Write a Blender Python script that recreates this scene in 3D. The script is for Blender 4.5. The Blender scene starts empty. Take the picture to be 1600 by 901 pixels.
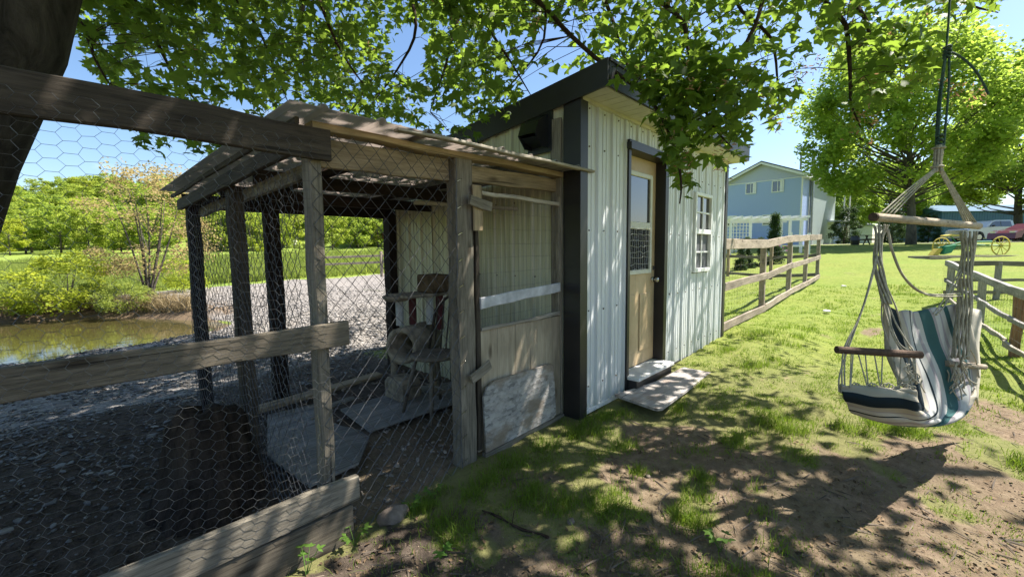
import bpy, math, random
import numpy as np
from mathutils import Vector, Matrix, noise as mnoise
R_ = math.radians
sc = bpy.context.scene
col = sc.collection
rng = random.Random(11)
nr = np.random.RandomState(5)

# ---------------------------------------------------------------- camera
# world: X runs along the front of the shed (away, to the right), Y to its rear, Z up
FPX, YAW, PITCH, ROLL, CAMZ = 668.4, 0.7462, 0.0862, -0.0106, 1.237
_F = Vector((math.cos(YAW)*math.cos(PITCH), math.sin(YAW)*math.cos(PITCH), -math.sin(PITCH)))
_R = Vector((math.sin(YAW), -math.cos(YAW), 0))
_U = _R.cross(_F)
CR = _R*math.cos(ROLL) + _U*math.sin(ROLL)
CU = -_R*math.sin(ROLL) + _U*math.cos(ROLL)
CC = Vector((0, 0, CAMZ))
cam_d = bpy.data.cameras.new('camera'); cam = bpy.data.objects.new('camera', cam_d); col.objects.link(cam)
cam_d.sensor_width = 36; cam_d.lens = FPX/1600*36; cam_d.clip_start = .05; cam_d.clip_end = 2000
M = Matrix((CR, CU, -_F)).transposed().to_4x4(); M.translation = CC
cam.matrix_world = M; sc.camera = cam

# ---------------------------------------------------------------- light
SUN_AZ, SUN_EL = math.atan2(.86, -.51), R_(57)      # compass angle from +Y towards +X
SUN = Vector((math.sin(SUN_AZ)*math.cos(SUN_EL), math.cos(SUN_AZ)*math.cos(SUN_EL), math.sin(SUN_EL)))
w = bpy.data.worlds.new('World'); sc.world = w; w.use_nodes = True
nt = w.node_tree; bg = nt.nodes['Background']
sky = nt.nodes.new('ShaderNodeTexSky'); sky.sky_type = 'NISHITA'; sky.sun_disc = False
sky.sun_elevation = SUN_EL; sky.sun_rotation = SUN_AZ; sky.air_density = 1.0; sky.dust_density = 1.0; sky.ozone_density = 2.6
tc = nt.nodes.new('ShaderNodeTexCoord'); mp = nt.nodes.new('ShaderNodeMapping'); mp.inputs['Scale'].default_value = (1.2, 1.2, 5)
nz = nt.nodes.new('ShaderNodeTexNoise'); nz.inputs['Scale'].default_value = 2.2; nz.inputs['Detail'].default_value = 7; nz.inputs['Roughness'].default_value = .62
cr = nt.nodes.new('ShaderNodeValToRGB'); cr.color_ramp.elements[0].position = .60; cr.color_ramp.elements[1].position = .85
cr.color_ramp.elements[0].color = (0, 0, 0, 1); cr.color_ramp.elements[1].color = (.7, .7, .7, 1)
mx = nt.nodes.new('ShaderNodeMixRGB'); mx.inputs[2].default_value = (7.5, 8.0, 8.6, 1)
L = nt.links.new
L(tc.outputs['Generated'], mp.inputs[0]); L(mp.outputs[0], nz.inputs['Vector']); L(nz.outputs[0], cr.inputs[0])
hs = nt.nodes.new('ShaderNodeHueSaturation'); hs.inputs['Saturation'].default_value = 1.08; L(sky.outputs[0], hs.inputs['Color'])
L(cr.outputs[0], mx.inputs[0]); L(hs.outputs[0], mx.inputs[1]); L(mx.outputs[0], bg.inputs[0])
bg.inputs[1].default_value = .085
sd = bpy.data.lights.new('sun', 'SUN'); sd.energy = 4.9; sd.angle = R_(.5); sd.color = (1, .95, .86)
so = bpy.data.objects.new('sun', sd); col.objects.link(so); so.rotation_euler = SUN.to_track_quat('Z', 'Y').to_euler()
sc.view_settings.view_transform = 'Standard'; sc.view_settings.look = 'None'
sc.view_settings.exposure = 1.42; sc.view_settings.gamma = 1
try:
    sc.cycles.use_denoising = True
    sc.cycles.max_bounces = 8; sc.cycles.transparent_max_bounces = 12
except Exception: pass

# ---------------------------------------------------------------- helpers
def ray(u, v): return _F + CR*((u-800)/FPX) - CU*((v-450.5)/FPX)
def at(u, v, d): return CC + ray(u, v)*d
def proj_np(P):
    d = P - np.array(CC); z = d @ np.array(_F); z = np.where(z < .05, np.nan, z)
    return 800 + FPX*(d @ np.array(CR))/z, 450.5 - FPX*(d @ np.array(CU))/z, z
WM = {}
def put(o, parent, Mw):
    col.objects.link(o)
    if parent is not None:
        o.parent = parent; o.matrix_basis = WM[parent.name].inverted() @ Mw
    else: o.matrix_basis = Mw
    WM[o.name] = Mw; return o
def tag(o, label=None, cat=None, group=None, kind=None):
    if label: o['label'] = label
    if cat: o['category'] = cat
    if group: o['group'] = group
    if kind: o['kind'] = kind
    return o
def thing(name, loc, label, cat, group=None, rz=0, kind=None):
    o = bpy.data.objects.new(name, None); o.empty_display_size = .1
    put(o, None, Matrix.Translation(Vector(loc)) @ Matrix.Rotation(rz, 4, 'Z'))
    return tag(o, label, cat, group, kind)
def mesh_np(name, V, Fc, mat=None, smooth=False):
    """V (n,3), Fc: list of faces or (m,k) array"""
    me = bpy.data.meshes.new(name)
    V = np.asarray(V, dtype=np.float32)
    if isinstance(Fc, np.ndarray):
        m, k = Fc.shape
        me.vertices.add(len(V)); me.vertices.foreach_set('co', V.ravel())
        me.loops.add(m*k); me.loops.foreach_set('vertex_index', Fc.ravel().astype(np.int32))
        me.polygons.add(m); me.polygons.foreach_set('loop_start', np.arange(0, m*k, k, dtype=np.int32))
        me.polygons.foreach_set('loop_total', np.full(m, k, dtype=np.int32))
        me.update(calc_edges=True)
    else:
        me.from_pydata(V.tolist(), [], Fc)
    if mat: me.materials.append(mat)
    if smooth: me.polygons.foreach_set('use_smooth', np.ones(len(me.polygons), dtype=bool))
    me.update(); return me
def obj_np(name, V, Fc, mat, parent=None, smooth=False, origin=None):
    """V in world coordinates"""
    V = np.asarray(V, dtype=np.float64)
    if origin is None: origin = WM[parent.name].translation if parent is not None else Vector((0, 0, 0))
    V = V - np.array(origin)
    return put(bpy.data.objects.new(name, mesh_np(name, V, Fc, mat, smooth)), parent, Matrix.Translation(Vector(origin)))
class MB:
    def __init__(s): s.v = []; s.f = []
    def add(s, V, Fc):
        n = len(s.v); s.v += [tuple(p) for p in V]; s.f += [tuple(i+n for i in f) for f in Fc]; return s
    def box(s, x0, x1, y0, y1, z0, z1, M=None, c=0):
        V = [(x0,y0,z0),(x1,y0,z0),(x1,y1,z0),(x0,y1,z0),(x0,y0,z1),(x1,y0,z1),(x1,y1,z1),(x0,y1,z1)]
        Fc = [(0,3,2,1),(4,5,6,7),(0,1,5,4),(1,2,6,5),(2,3,7,6),(3,0,4,7)]
        if c:
            V2 = []; idx = {}
            ct = Vector(((x0+x1)/2, (y0+y1)/2, (z0+z1)/2))
            for i, p in enumerate(V):
                for a in range(3):
                    q = list(p)
                    for b in range(3):
                        if b != a: q[b] += c if p[b] < ct[b] else -c
                    idx[i, a] = len(V2); V2.append(tuple(q))
            ax = [2, 2, 1, 0, 1, 0]; F2 = []
            for f, a in zip(Fc, ax): F2.append(tuple(idx[i, a] for i in f))
            done = set()
            for f, a in zip(Fc, ax):
                for k in range(4):
                    i, j = f[k], f[(k+1) % 4]; e = (min(i, j), max(i, j))
                    if e in done: continue
                    done.add(e)
                    for f2, a2 in zip(Fc, ax):
                        if f2 is not f and i in f2 and j in f2: F2.append((idx[j, a], idx[i, a], idx[i, a2], idx[j, a2])); break
            nb = {0:(0,1,2)}
            for i in range(8): 
                p = V[i]; s_ = sum(1 for b in range(3) if p[b] > ct[b])
                t = (idx[i,0], idx[i,1], idx[i,2]); F2.append(t if s_ % 2 else t[::-1])
            V, Fc = V2, F2
        if M is not None: V = [M @ Vector(p) for p in V]
        return s.add(V, Fc)
    def bar(s, p0, p1, w, t, up=(0, 0, 1), c=0):
        M, l = frame(p0, p1, up); return s.box(-l/2, l/2, -t/2, t/2, -w/2, w/2, M, c)
    def tube(s, pts, r, n=6, cap=True):
        pts = [Vector(p) for p in pts]; rs = r if isinstance(r, (list, tuple)) else [r]*len(pts)
        V = []; a = None
        for i, p in enumerate(pts):
            t = (pts[min(i+1, len(pts)-1)] - pts[max(i-1, 0)]).normalized()
            if a is None: a = t.orthogonal().normalized()
            else: a = (a - t*a.dot(t)); a = a.normalized() if a.length > 1e-6 else t.orthogonal().normalized()
            b = t.cross(a)
            for k in range(n):
                q = 2*math.pi*k/n; V.append(p + (a*math.cos(q) + b*math.sin(q))*rs[i])
        Fc = [(i*n+k, i*n+(k+1) % n, (i+1)*n+(k+1) % n, (i+1)*n+k) for i in range(len(pts)-1) for k in range(n)]
        if cap: Fc += [tuple(range(n))[::-1], tuple((len(pts)-1)*n+k for k in range(n))]
        return s.add(V, Fc)
    def lathe(s, c, prof, n=24):
        c = Vector(c); V = [c + Vector((r*math.cos(2*math.pi*k/n), r*math.sin(2*math.pi*k/n), z)) for r, z in prof for k in range(n)]
        m = len(prof)
        Fc = [(i*n+k, i*n+(k+1) % n, (i+1)*n+(k+1) % n, (i+1)*n+k) for i in range(m-1) for k in range(n)]
        return s.add(V, Fc + [tuple((m-1)*n+k for k in range(n)), tuple(range(n))[::-1]])
    def prism(s, pts, d):
        """pts: closed outline of Vectors, d: extrusion Vector"""
        n = len(pts); V = [Vector(p) for p in pts] + [Vector(p)+Vector(d) for p in pts]
        return s.add(V, [tuple(range(n))[::-1], tuple(range(n, 2*n))] + [(i, (i+1) % n, n+(i+1) % n, n+i) for i in range(n)])
    def build(s, name, mat, parent=None, smooth=False, local=False, origin=None):
        if local:
            me = mesh_np(name, np.array([tuple(p) for p in s.v]), s.f, mat, smooth)
            return put(bpy.data.objects.new(name, me), parent, WM[parent.name].copy())
        return obj_np(name, np.array([tuple(p) for p in s.v]), s.f, mat, parent, smooth, origin)
def frame(p0, p1, up=(0, 0, 1)):
    p0 = Vector(p0); p1 = Vector(p1); x = (p1-p0); l = x.length; x.normalize()
    z = Vector(up); z = (z - x*z.dot(x)).normalized(); y = z.cross(x)
    M = Matrix((x, y, z)).transposed().to_4x4(); M.translation = (p0+p1)/2; return M, l
def plank(name, p0, p1, w, t, mat, parent, up=(0, 0, 1), rough=.0025, c=.004, n=6, local=False):
    """board with its length along local X, width w along up, thickness t; slightly uneven edges"""
    if local: P = WM[parent.name]; p0 = P @ Vector(p0); p1 = P @ Vector(p1); up = P.to_3x3() @ Vector(up)
    M, l = frame(p0, p1, up); V = []; rg = rng
    for i in range(n+1):
        x = -l/2 + l*i/n; jy = rg.gauss(0, rough*.6); jz = rg.gauss(0, rough); jw = rg.gauss(0, rough*.6)
        hw = w/2+jw; ht = t/2
        for (y, z) in ((-ht+c, -hw), (ht-c, -hw), (ht, -hw+c), (ht, hw-c), (ht-c, hw), (-ht+c, hw), (-ht, hw-c), (-ht, -hw+c)):
            V.append((x, y+jy, z+jz))
    Fc = [(i*8+k, (i+1)*8+k, (i+1)*8+(k+1) % 8, i*8+(k+1) % 8) for i in range(n) for k in range(8)]
    Fc += [tuple(range(8)), tuple(n*8+k for k in range(8))[::-1]]
    return put(bpy.data.objects.new(name, mesh_np(name, np.array(V), Fc, mat)), parent, M)

# ---------------------------------------------------------------- materials
def newmat(name):
    m = bpy.data.materials.new(name); m.use_nodes = True; return m, m.node_tree, m.node_tree.nodes['Principled BSDF']
def nd(nt, t, **kw):
    n = nt.nodes.new('ShaderNode'+t)
    for k, v in kw.items():
        if k in n.inputs.keys(): n.inputs[k].default_value = v
        else: setattr(n, k, v)
    return n
def ramp(nt, fac, stops):
    r = nt.nodes.new('ShaderNodeValToRGB'); e = r.color_ramp.elements
    while len(e) < len(stops): e.new(.5)
    for i, (p, c) in enumerate(stops): e[i].position = p; e[i].color = (*c, 1) if len(c) == 3 else c
    nt.links.new(fac, r.inputs[0]); return r.outputs[0]
def mixc(nt, fac, a, b, mode='MIX'):
    n = nt.nodes.new('ShaderNodeMixRGB'); n.blend_type = mode
    for i, x in enumerate((fac, a, b)):
        if hasattr(x, 'links'): nt.links.new(x, n.inputs[i])
        else: n.inputs[i].default_value = x if i == 0 else (*x, 1)
    return n.outputs[0]
def math_(nt, op, a, b=0, clamp=False):
    n = nt.nodes.new('ShaderNodeMath'); n.operation = op; n.use_clamp = clamp
    for i, x in enumerate((a, b)):
        if hasattr(x, 'links'): nt.links.new(x, n.inputs[i])
        else: n.inputs[i].default_value = x
    return n.outputs[0]
def coords(nt, kind='Object', scale=(1, 1, 1), rand=False):
    t = nt.nodes.new('ShaderNodeTexCoord'); m = nt.nodes.new('ShaderNodeMapping'); m.inputs['Scale'].default_value = scale
    nt.links.new(t.outputs[kind], m.inputs[0])
    if rand:
        oi = nt.nodes.new('ShaderNodeObjectInfo'); v = nt.nodes.new('ShaderNodeVectorMath'); v.operation = 'SCALE'
        v.inputs[0].default_value = (37.1, 17.3, 23.9); nt.links.new(oi.outputs['Random'], v.inputs['Scale']); nt.links.new(v.outputs[0], m.inputs['Location'])
    return m.outputs[0]
def noise(nt, vec, scale=5, detail=4, rough=.55, dist=0):
    n = nd(nt, 'TexNoise', Scale=scale, Detail=detail, Roughness=rough, Distortion=dist); nt.links.new(vec, n.inputs['Vector']); return n.outputs[0]
def bump(nt, b, h, strength=.4, dist=.01):
    n = nd(nt, 'Bump', Strength=strength, Distance=dist); nt.links.new(h, n.inputs['Height']); nt.links.new(n.outputs[0], b.inputs['Normal'])
def simple(name, c, rough=.6, metal=0, var=.12, scale=8, bs=.15, spec=.5, rand=False):
    m, nt, b = newmat(name); v = coords(nt, rand=rand); n = noise(nt, v, scale, 5, .6)
    d = tuple(x*(1-var*2) for x in c); l = tuple(min(1, x*(1+var)) for x in c)
    nt.links.new(ramp(nt, n, [(.3, d), (.7, l)]), b.inputs['Base Color'])
    b.inputs['Roughness'].default_value = rough; b.inputs['Metallic'].default_value = metal; b.inputs['Specular IOR Level'].default_value = spec
    if bs: bump(nt, b, noise(nt, v, scale*6, 4), bs, .004)
    return m
def wood(name, dark, light, gs=1.0, knots=True, stain=None, rough=.85):
    m, nt, b = newmat(name)
    v = coords(nt, scale=(2.4*gs, 34*gs, 34*gs), rand=True); g = noise(nt, v, 2.2, 9, .74, .12)
    v2 = coords(nt, scale=(.9, 3, 3), rand=True); l = noise(nt, v2, 2.5, 4)
    cv = noise(nt, coords(nt, scale=(.7*gs, 60*gs, 60*gs), rand=True), 1.6, 3, .5); c1 = ramp(nt, g, [(.30, dark), (.70, light)]); c1 = mixc(nt, ramp(nt, cv, [(.30, (.85, .85, .85)), (.36, (0, 0, 0))]), c1, tuple(x*.35 for x in dark))
    sh = ramp(nt, l, [(.3, (.55, .54, .52)), (.65, (1.1, 1.08, 1.05))])
    c = mixc(nt, .85, c1, sh, 'MULTIPLY')
    if knots:
        vo = nd(nt, 'TexVoronoi', Scale=1.0); vo.inputs['Randomness'].default_value = 1
        nt.links.new(coords(nt, scale=(2.2, 7, 7), rand=True), vo.inputs['Vector'])
        k = ramp(nt, vo.outputs['Distance'], [(.05, (.25, .22, .19)), (.16, (1, 1, 1))]); c = mixc(nt, .8, c, k, 'MULTIPLY')
    if stain:
        s = noise(nt, coords(nt, scale=(2, 2, 2), rand=True), 3, 5); c = mixc(nt, ramp(nt, s, [(.5, (0, 0, 0)), (.7, (.75, .75, .75))]), c, stain)
    oi = nt.nodes.new('ShaderNodeObjectInfo'); hv = nd(nt, 'HueSaturation'); nt.links.new(c, hv.inputs['Color'])
    nt.links.new(math_(nt, 'ADD', math_(nt, 'MULTIPLY', oi.outputs['Random'], .35), .82), hv.inputs['Value'])
    nt.links.new(hv.outputs[0], b.inputs['Base Color']); b.inputs['Roughness'].default_value = rough; b.inputs['Specular IOR Level'].default_value = .25
    bump(nt, b, g, .6, .004); return m
W_GREY = wood('weathered_grey_wood', (.09, .078, .062), (.30, .265, .21))
W_DARK = wood('dark_weathered_wood', (.028, .022, .017), (.10, .08, .06))
W_MID = wood('brown_grey_wood', (.055, .046, .035), (.20, .17, .13))
W_BLACK = wood('dark_brown_stained_wood', (.016, .011, .009), (.05, .034, .028))
W_TAN = wood('tan_lumber', (.22, .16, .095), (.48, .38, .25))
W_PALE = wood('pale_bleached_wood', (.24, .21, .17), (.52, .47, .40))
W_FENCE = wood('fence_wood', (.20, .16, .12), (.50, .42, .34))
W_SILVER = wood('silvery_fence_wood', (.18, .17, .17), (.46, .44, .43))
W_RED = wood('reddish_post_wood', (.14, .07, .045), (.36, .21, .14))
W_PLY = wood('plywood_face', (.32, .26, .18), (.56, .48, .36), gs=.55)
W_PLYDARK = wood('dirty_plywood', (.13, .125, .115), (.34, .33, .31), gs=.5, knots=False)
W_STEP = wood('painted_board_worn', (.22, .20, .19), (.47, .44, .42), gs=.35, stain=(.20, .14, .10))
def osb():
    m, nt, b = newmat('weathered_flake_board'); v = coords(nt, scale=(1, 1, 2.0))
    vo = nd(nt, 'TexVoronoi', Scale=26); nt.links.new(v, vo.inputs['Vector'])
    n = noise(nt, v, 6, 6, .7); c = ramp(nt, vo.outputs['Color'], [(.1, (.12, .115, .11)), (.9, (.36, .345, .33))])
    c = mixc(nt, ramp(nt, n, [(.42, (0, 0, 0)), (.62, (.75, .75, .75))]), c, (.44, .41, .37))
    c = mixc(nt, ramp(nt, noise(nt, v, 3.2, 6), [(.52, (0, 0, 0)), (.62, (.8, .8, .8))]), c, (.20, .15, .10))
    nt.links.new(c, b.inputs['Base Color']); b.inputs['Roughness'].default_value = .8; bump(nt, b, vo.outputs['Distance'], .5, .004); return m
OSB = osb()
def steel_white(name, a, c2, dirt, k=.7):
    m, nt, b = newmat(name); v = coords(nt, scale=(1, 1, 1))
    st = noise(nt, coords(nt, scale=(22, 22, 1.1)), 1.2, 5, .6); n = noise(nt, v, 1.6, 4)
    c = mixc(nt, n, a, c2); c = mixc(nt, ramp(nt, st, [(.45, (0, 0, 0)), (.75, (k, k, k))]), c, dirt)
    sx = nd(nt, 'SeparateXYZ'); nt.links.new(v, sx.inputs[0])
    lo = math_(nt, 'SUBTRACT', .32, sx.outputs[2], True)
    c = mixc(nt, math_(nt, 'MULTIPLY', math_(nt, 'MULTIPLY', lo, 2.2), noise(nt, v, 7, 5), True), c, (.22, .22, .13))
    nt.links.new(c, b.inputs['Base Color']); b.inputs['Roughness'].default_value = .42; b.inputs['Specular IOR Level'].default_value = .5
    bump(nt, b, noise(nt, v, 5, 3), .12, .01); return m
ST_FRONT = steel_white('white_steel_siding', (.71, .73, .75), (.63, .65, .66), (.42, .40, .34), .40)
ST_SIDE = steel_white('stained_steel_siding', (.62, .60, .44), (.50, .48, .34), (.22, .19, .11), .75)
TRIM = simple('dark_brown_metal_trim', (.020, .018, .018), .42, 0, .12, 6, .05)
SOFF = simple('cream_soffit_metal', (.62, .58, .45), .5, 0, .08, 5, .1)
WHITE = simple('white_vinyl', (.74, .74, .72), .45, 0, .05, 6, .05)
CREAM = simple('cream_frame_paint', (.62, .60, .50), .5, 0, .06, 6, .05)
def doormat():
    m, nt, b = newmat('faded_beige_door_paint'); v = coords(nt)
    c = ramp(nt, noise(nt, v, 3, 6, .65), [(.3, (.46, .32, .17)), (.7, (.62, .46, .27))])
    c = mixc(nt, ramp(nt, noise(nt, coords(nt, scale=(14, 14, 1.5)), 2, 5), [(.55, (0, 0, 0)), (.75, (.45, .45, .45))]), c, (.22, .15, .09))
    nt.links.new(c, b.inputs['Base Color']); b.inputs['Roughness'].default_value = .55; return m
DOOR = doormat()
def glassmat(name, c=(.015, .018, .02), rough=.03):
    m, nt, b = newmat(name); b.inputs['Base Color'].default_value = (*c, 1); b.inputs['Roughness'].default_value = rough
    b.inputs['Specular IOR Level'].default_value = 1.0; b.inputs['IOR'].default_value = 1.6
    bump(nt, b, noise(nt, coords(nt), 3, 2), .03, .01); return m
GLASS = glassmat('window_glass')
BLACK = simple('black_plastic', (.012, .012, .013), .35, 0, .1, 6, .03)
WIRE = simple('galvanised_wire', (.11, .11, .11), .42, .35, .25, 30, 0)
HEX = simple('poultry_wire', (.15, .15, .15), .45, .55, .25, 30, 0)
CHROME = simple('worn_nickel', (.5, .48, .45), .25, .9, .1, 20, 0)
def roofmat():
    m, nt, b = newmat('weathered_corrugated_roofing'); v = coords(nt)
    c = ramp(nt, noise(nt, coords(nt, scale=(6, .8, 6)), 2.5, 6), [(.3, (.20, .19, .17)), (.7, (.40, .38, .35))])
    nt.links.new(c, b.inputs['Base Color']); b.inputs['Roughness'].default_value = .6
    tr = nd(nt, 'BsdfTranslucent'); tr.inputs[0].default_value = (.75, .68, .64, 1)
    mxs = nt.nodes.new('ShaderNodeMixShader'); mxs.inputs[0].default_value = .50
    nt.links.new(b.outputs[0], mxs.inputs[1]); nt.links.new(tr.outputs[0], mxs.inputs[2]); nt.links.new(mxs.outputs[0], nt.nodes['Material Output'].inputs[0]); return m
ROOFT = roofmat()
ROOFM = simple('grey_metal_roofing', (.30, .29, .28), .5, .3, .2, 4, .1)
def leafmat(name, dark, light, tr=(.30, .50, .05), tf=.45, rough=.5, vn=3.0, hue=.03):
    m, nt, b = newmat(name)
    at_ = nd(nt, 'Attribute', attribute_name='rnd'); oi = nt.nodes.new('ShaderNodeObjectInfo')
    f = math_(nt, 'FRACT', math_(nt, 'ADD', at_.outputs['Fac'], math_(nt, 'MULTIPLY', oi.outputs['Random'], 1.0)))
    c = ramp(nt, f, [(0, dark), (.55, tuple((a+b_)/2 for a, b_ in zip(dark, light))), (1, light)])
    n = noise(nt, coords(nt), vn, 2); c = mixc(nt, ramp(nt, n, [(.35, (0, 0, 0)), (.65, (.5, .5, .5))]), c, tuple(x*.65 for x in light))
    hv = nd(nt, 'HueSaturation'); nt.links.new(c, hv.inputs['Color'])
    nt.links.new(math_(nt, 'ADD', math_(nt, 'MULTIPLY', oi.outputs['Random'], hue*2), .5-hue), hv.inputs['Hue'])
    nt.links.new(hv.outputs[0], b.inputs['Base Color']); b.inputs['Roughness'].default_value = rough; b.inputs['Specular IOR Level'].default_value = .2
    t = nd(nt, 'BsdfTranslucent'); tm = mixc(nt, .5, hv.outputs[0], tr); tm = mixc(nt, f, tm, tr); nt.links.new(tm, t.inputs[0])
    ms = nt.nodes.new('ShaderNodeMixShader'); ms.inputs[0].default_value = tf
    nt.links.new(b.outputs[0], ms.inputs[1]); nt.links.new(t.outputs[0], ms.inputs[2]); nt.links.new(ms.outputs[0], nt.nodes['Material Output'].inputs[0]); return m
LF_MAPLE = leafmat('maple_leaf', (.032, .070, .016), (.105, .165, .028), (.36, .53, .06), .46, .55, 1.2, .005)
LF_FAR = leafmat('far_broadleaf', (.12, .19, .03), (.25, .31, .05), (.55, .66, .09), .52, .6, .35, .03)
LF_BIG = leafmat('lime_maple_leaf', (.13, .21, .03), (.25, .34, .05), (.52, .68, .10), .54, .5, .35, .01)
LF_DARK = leafmat('dark_conifer_leaf', (.02, .05, .015), (.05, .09, .02), (.1, .18, .03), .2, .6, 1, .01)
LF_PINK = leafmat('pinkish_new_leaf', (.26, .21, .08), (.44, .32, .16), (.6, .48, .2), .5, .6, .8, .01)
LF_YEL = leafmat('yellow_green_leaf', (.20, .27, .03), (.36, .41, .04), (.62, .68, .07), .5, .6, .8, .02)
LF_SEED = leafmat('samara_seed', (.28, .13, .07), (.42, .25, .13), (.5, .28, .15), .4, .6, .8, .01)
GR_LAWN = leafmat('lawn_grass', (.075, .13, .016), (.16, .235, .03), (.32, .46, .04), .35, .6, .5, .0)
GR_FIELD = leafmat('field_grass', (.13, .19, .03), (.29, .33, .08), (.5, .58, .10), .45, .6, .3, .0)
GR_DRY = leafmat('dead_reed', (.26, .19, .10), (.42, .33, .19), (.4, .32, .18), .3, .8, .8, .0)
BARK = None
def bark(name, a, b_, s=9):
    m, nt, b = newmat(name); v = coords(nt, scale=(1, 1, .35)); n = noise(nt, v, s, 8, .7, .6)
    nt.links.new(ramp(nt, n, [(.35, a), (.7, b_)]), b.inputs['Base Color']); b.inputs['Roughness'].default_value = .95
    b.inputs['Specular IOR Level'].default_value = .15; bump(nt, b, n, .9, .03); return m
BARK = bark('maple_bark', (.018, .015, .012), (.085, .072, .058)); TWIG = bark('twig_bark', (.035, .022, .016), (.09, .06, .045), 40)
BARK_FAR = bark('far_bark', (.06, .05, .04), (.16, .14, .12), 3)

# ---------------------------------------------------------------- terrain
POND = np.array([(-7,7.6),(-.604,10.0),(1.0,10.35),(1.97,10.7),(2.5,11.3),(2.75,12.3),(2.3,13.7),(.8,16.2),(-.9,16.9),(-5,18.8),(-13,20),(-18,13)])
def sdf_poly(X, Y, P):
    d = np.full(X.shape, 1e9); ins = np.zeros(X.shape, bool); n = len(P)
    for i in range(n):
        a, b = P[i], P[(i+1) % n]; e = b-a; wx, wy = X-a[0], Y-a[1]
        t = np.clip((wx*e[0]+wy*e[1])/(e@e), 0, 1); d = np.minimum(d, (wx-e[0]*t)**2+(wy-e[1]*t)**2)
        c = ((a[1] <= Y) != (b[1] <= Y)); xi = a[0]+(Y-a[1])/np.where(e[1] == 0, 1e-9, e[1])*e[0]; ins ^= c & (X < xi)
    d = np.sqrt(d); return np.where(ins, -d, d)
def sstep(a, b, x): t = np.clip((x-a)/(b-a), 0, 1); return t*t*(3-2*t)
_G = nr.rand(64, 64)
def vn(X, Y, s):
    x = X/s+100.3; y = Y/s+57.7; xi = np.floor(x).astype(int); yi = np.floor(y).astype(int); fx = x-xi; fy = y-yi
    fx = fx*fx*(3-2*fx); fy = fy*fy*(3-2*fy); g = lambda i, j: _G[i % 64, j % 64]
    return (g(xi,yi)*(1-fx)+g(xi+1,yi)*fx)*(1-fy)+(g(xi,yi+1)*(1-fx)+g(xi+1,yi+1)*fx)*fy
def fbm(X, Y, s, o=4):
    t = 0; a = .5; 
    for i in range(o): t = t+a*vn(X+i*13.7, Y-i*7.1, s); s /= 2; a /= 2
    return t
def ground_z(X, Y, detail=True):
    X = np.asarray(X, float); Y = np.asarray(Y, float); r = np.hypot(X, Y)
    th = np.arctan2(Y, X)-YAW; th = (th+np.pi) % (2*np.pi)-np.pi
    nx = np.interp(X, [-6, .86, 2.8, 6.4], [-.25, -.19, -.11, 0])
    zr = nx*1 + np.interp(r, [0, 6.4, 9.3, 16.5, 26, 43, 55, 80, 400], [0, 0, .05, .25, .72, 1.45, 1.62, 1.9, 3])
    dp = np.maximum(X*math.cos(YAW)+Y*math.sin(YAW), r*.55); zl = nx*sstep(30, 15, r) + np.interp(dp, [0, 14, 22, 45, 70, 84, 110, 160, 220, 400], [0, 0, .05, .9, 1.75, 2.4, 9, 22, 28, 29])
    wr = sstep(.1, -.25, th); z = zr*wr+zl*(1-wr)
    s = sdf_poly(X, Y, POND)
    k = np.where(Y > X*.3+12.5, .75, .2); z = np.where(s < 3, np.minimum(z, -.45+np.where(s > 0, s*k, s*.35)), z)
    z = np.maximum(z, -1.2)
    if detail:
        amp = np.clip(r/12, .012, .10)*np.clip(r/6, 0, 1)+.016
        z = z+(fbm(X, Y, 1.1, 4)-.47)*amp*2*sstep(60, 20, r)*np.where((X > 2.6) & (X < 6.6) & (Y > 1.5) & (Y < 5), .3, 1)
        z = z+(fbm(X, Y, .22, 4)-.46)*.045*sstep(8, 4, r)
    return z
def gpx(u, v, z=-.1):
    d = ray(u, v); t = (z-CAMZ)/d.z; p = CC+d*t; return p.x, p.y
def gz(x, y): return float(ground_z(np.array([x]), np.array([y]))[0])
DIRT = [(980,705,.30),(1090,690,.32),(1180,735,.45),(1330,745,.42),(1450,715,.32),(1590,680,.30),(1500,760,.42),(1560,850,.42),(1400,850,.5),(1250,830,.45),(1080,870,.4),
        (900,880,.35),(740,800,.25),(860,735,.22),(900,700,.15),(960,730,.2),(1020,690,.25),(800,760,.2),(700,890,.4),(1010,760,.22),(1545,655,.25),(1360,532,.16),(1570,670,.25),(820,860,.3),(560,860,.4),(640,830,.2)]
GRASSP = [(950,775,.16),(1235,668,.2),(1190,650,.16),(880,715,.28),(780,770,.2),(720,820,.14),(930,690,.2),(860,770,.16),(1080,800,.12),(1250,720,.12),(1420,690,.14),(1150,690,.14),(1180,760,.07),(1330,715,.08),(1520,720,.12),(1490,800,.10),(820,840,.12),(1000,800,.08),(760,850,.1),(1020,640,.2),(890,840,.10),(1330,690,.10),(1460,665,.16),(1580,735,.14),(640,770,.1),(1100,740,.07),(1385,745,.07),(1120,840,.05)]
def dirt_mask(X, Y):
    d = np.zeros(X.shape)
    for u, v, rr in DIRT:
        if rr <= 0: continue
        x, y = gpx(u, v); d = np.maximum(d, np.exp(-((X-x)**2+(Y-y)**2)/(rr*rr)*.8))
    d = np.maximum(d, sstep(1.5, 0.4, np.hypot(X-.6, Y-.2))); d = np.maximum(d, sstep(1.0, -.2, X)*.9)
    d = np.maximum(d, sstep(1.9, 2.15, Y)*sstep(2.95, 2.8, X))                       # inside and behind the pen
    g = np.zeros(X.shape)
    for u, v, rr in GRASSP:
        x, y = gpx(u, v); g = np.maximum(g, np.exp(-((X-x)**2+(Y-y)**2)/(rr*rr)*.7))
    return np.clip(d*1.5+(fbm(X, Y, .35, 4)-.47)*1.5-g*1.3, 0, 1)
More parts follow.
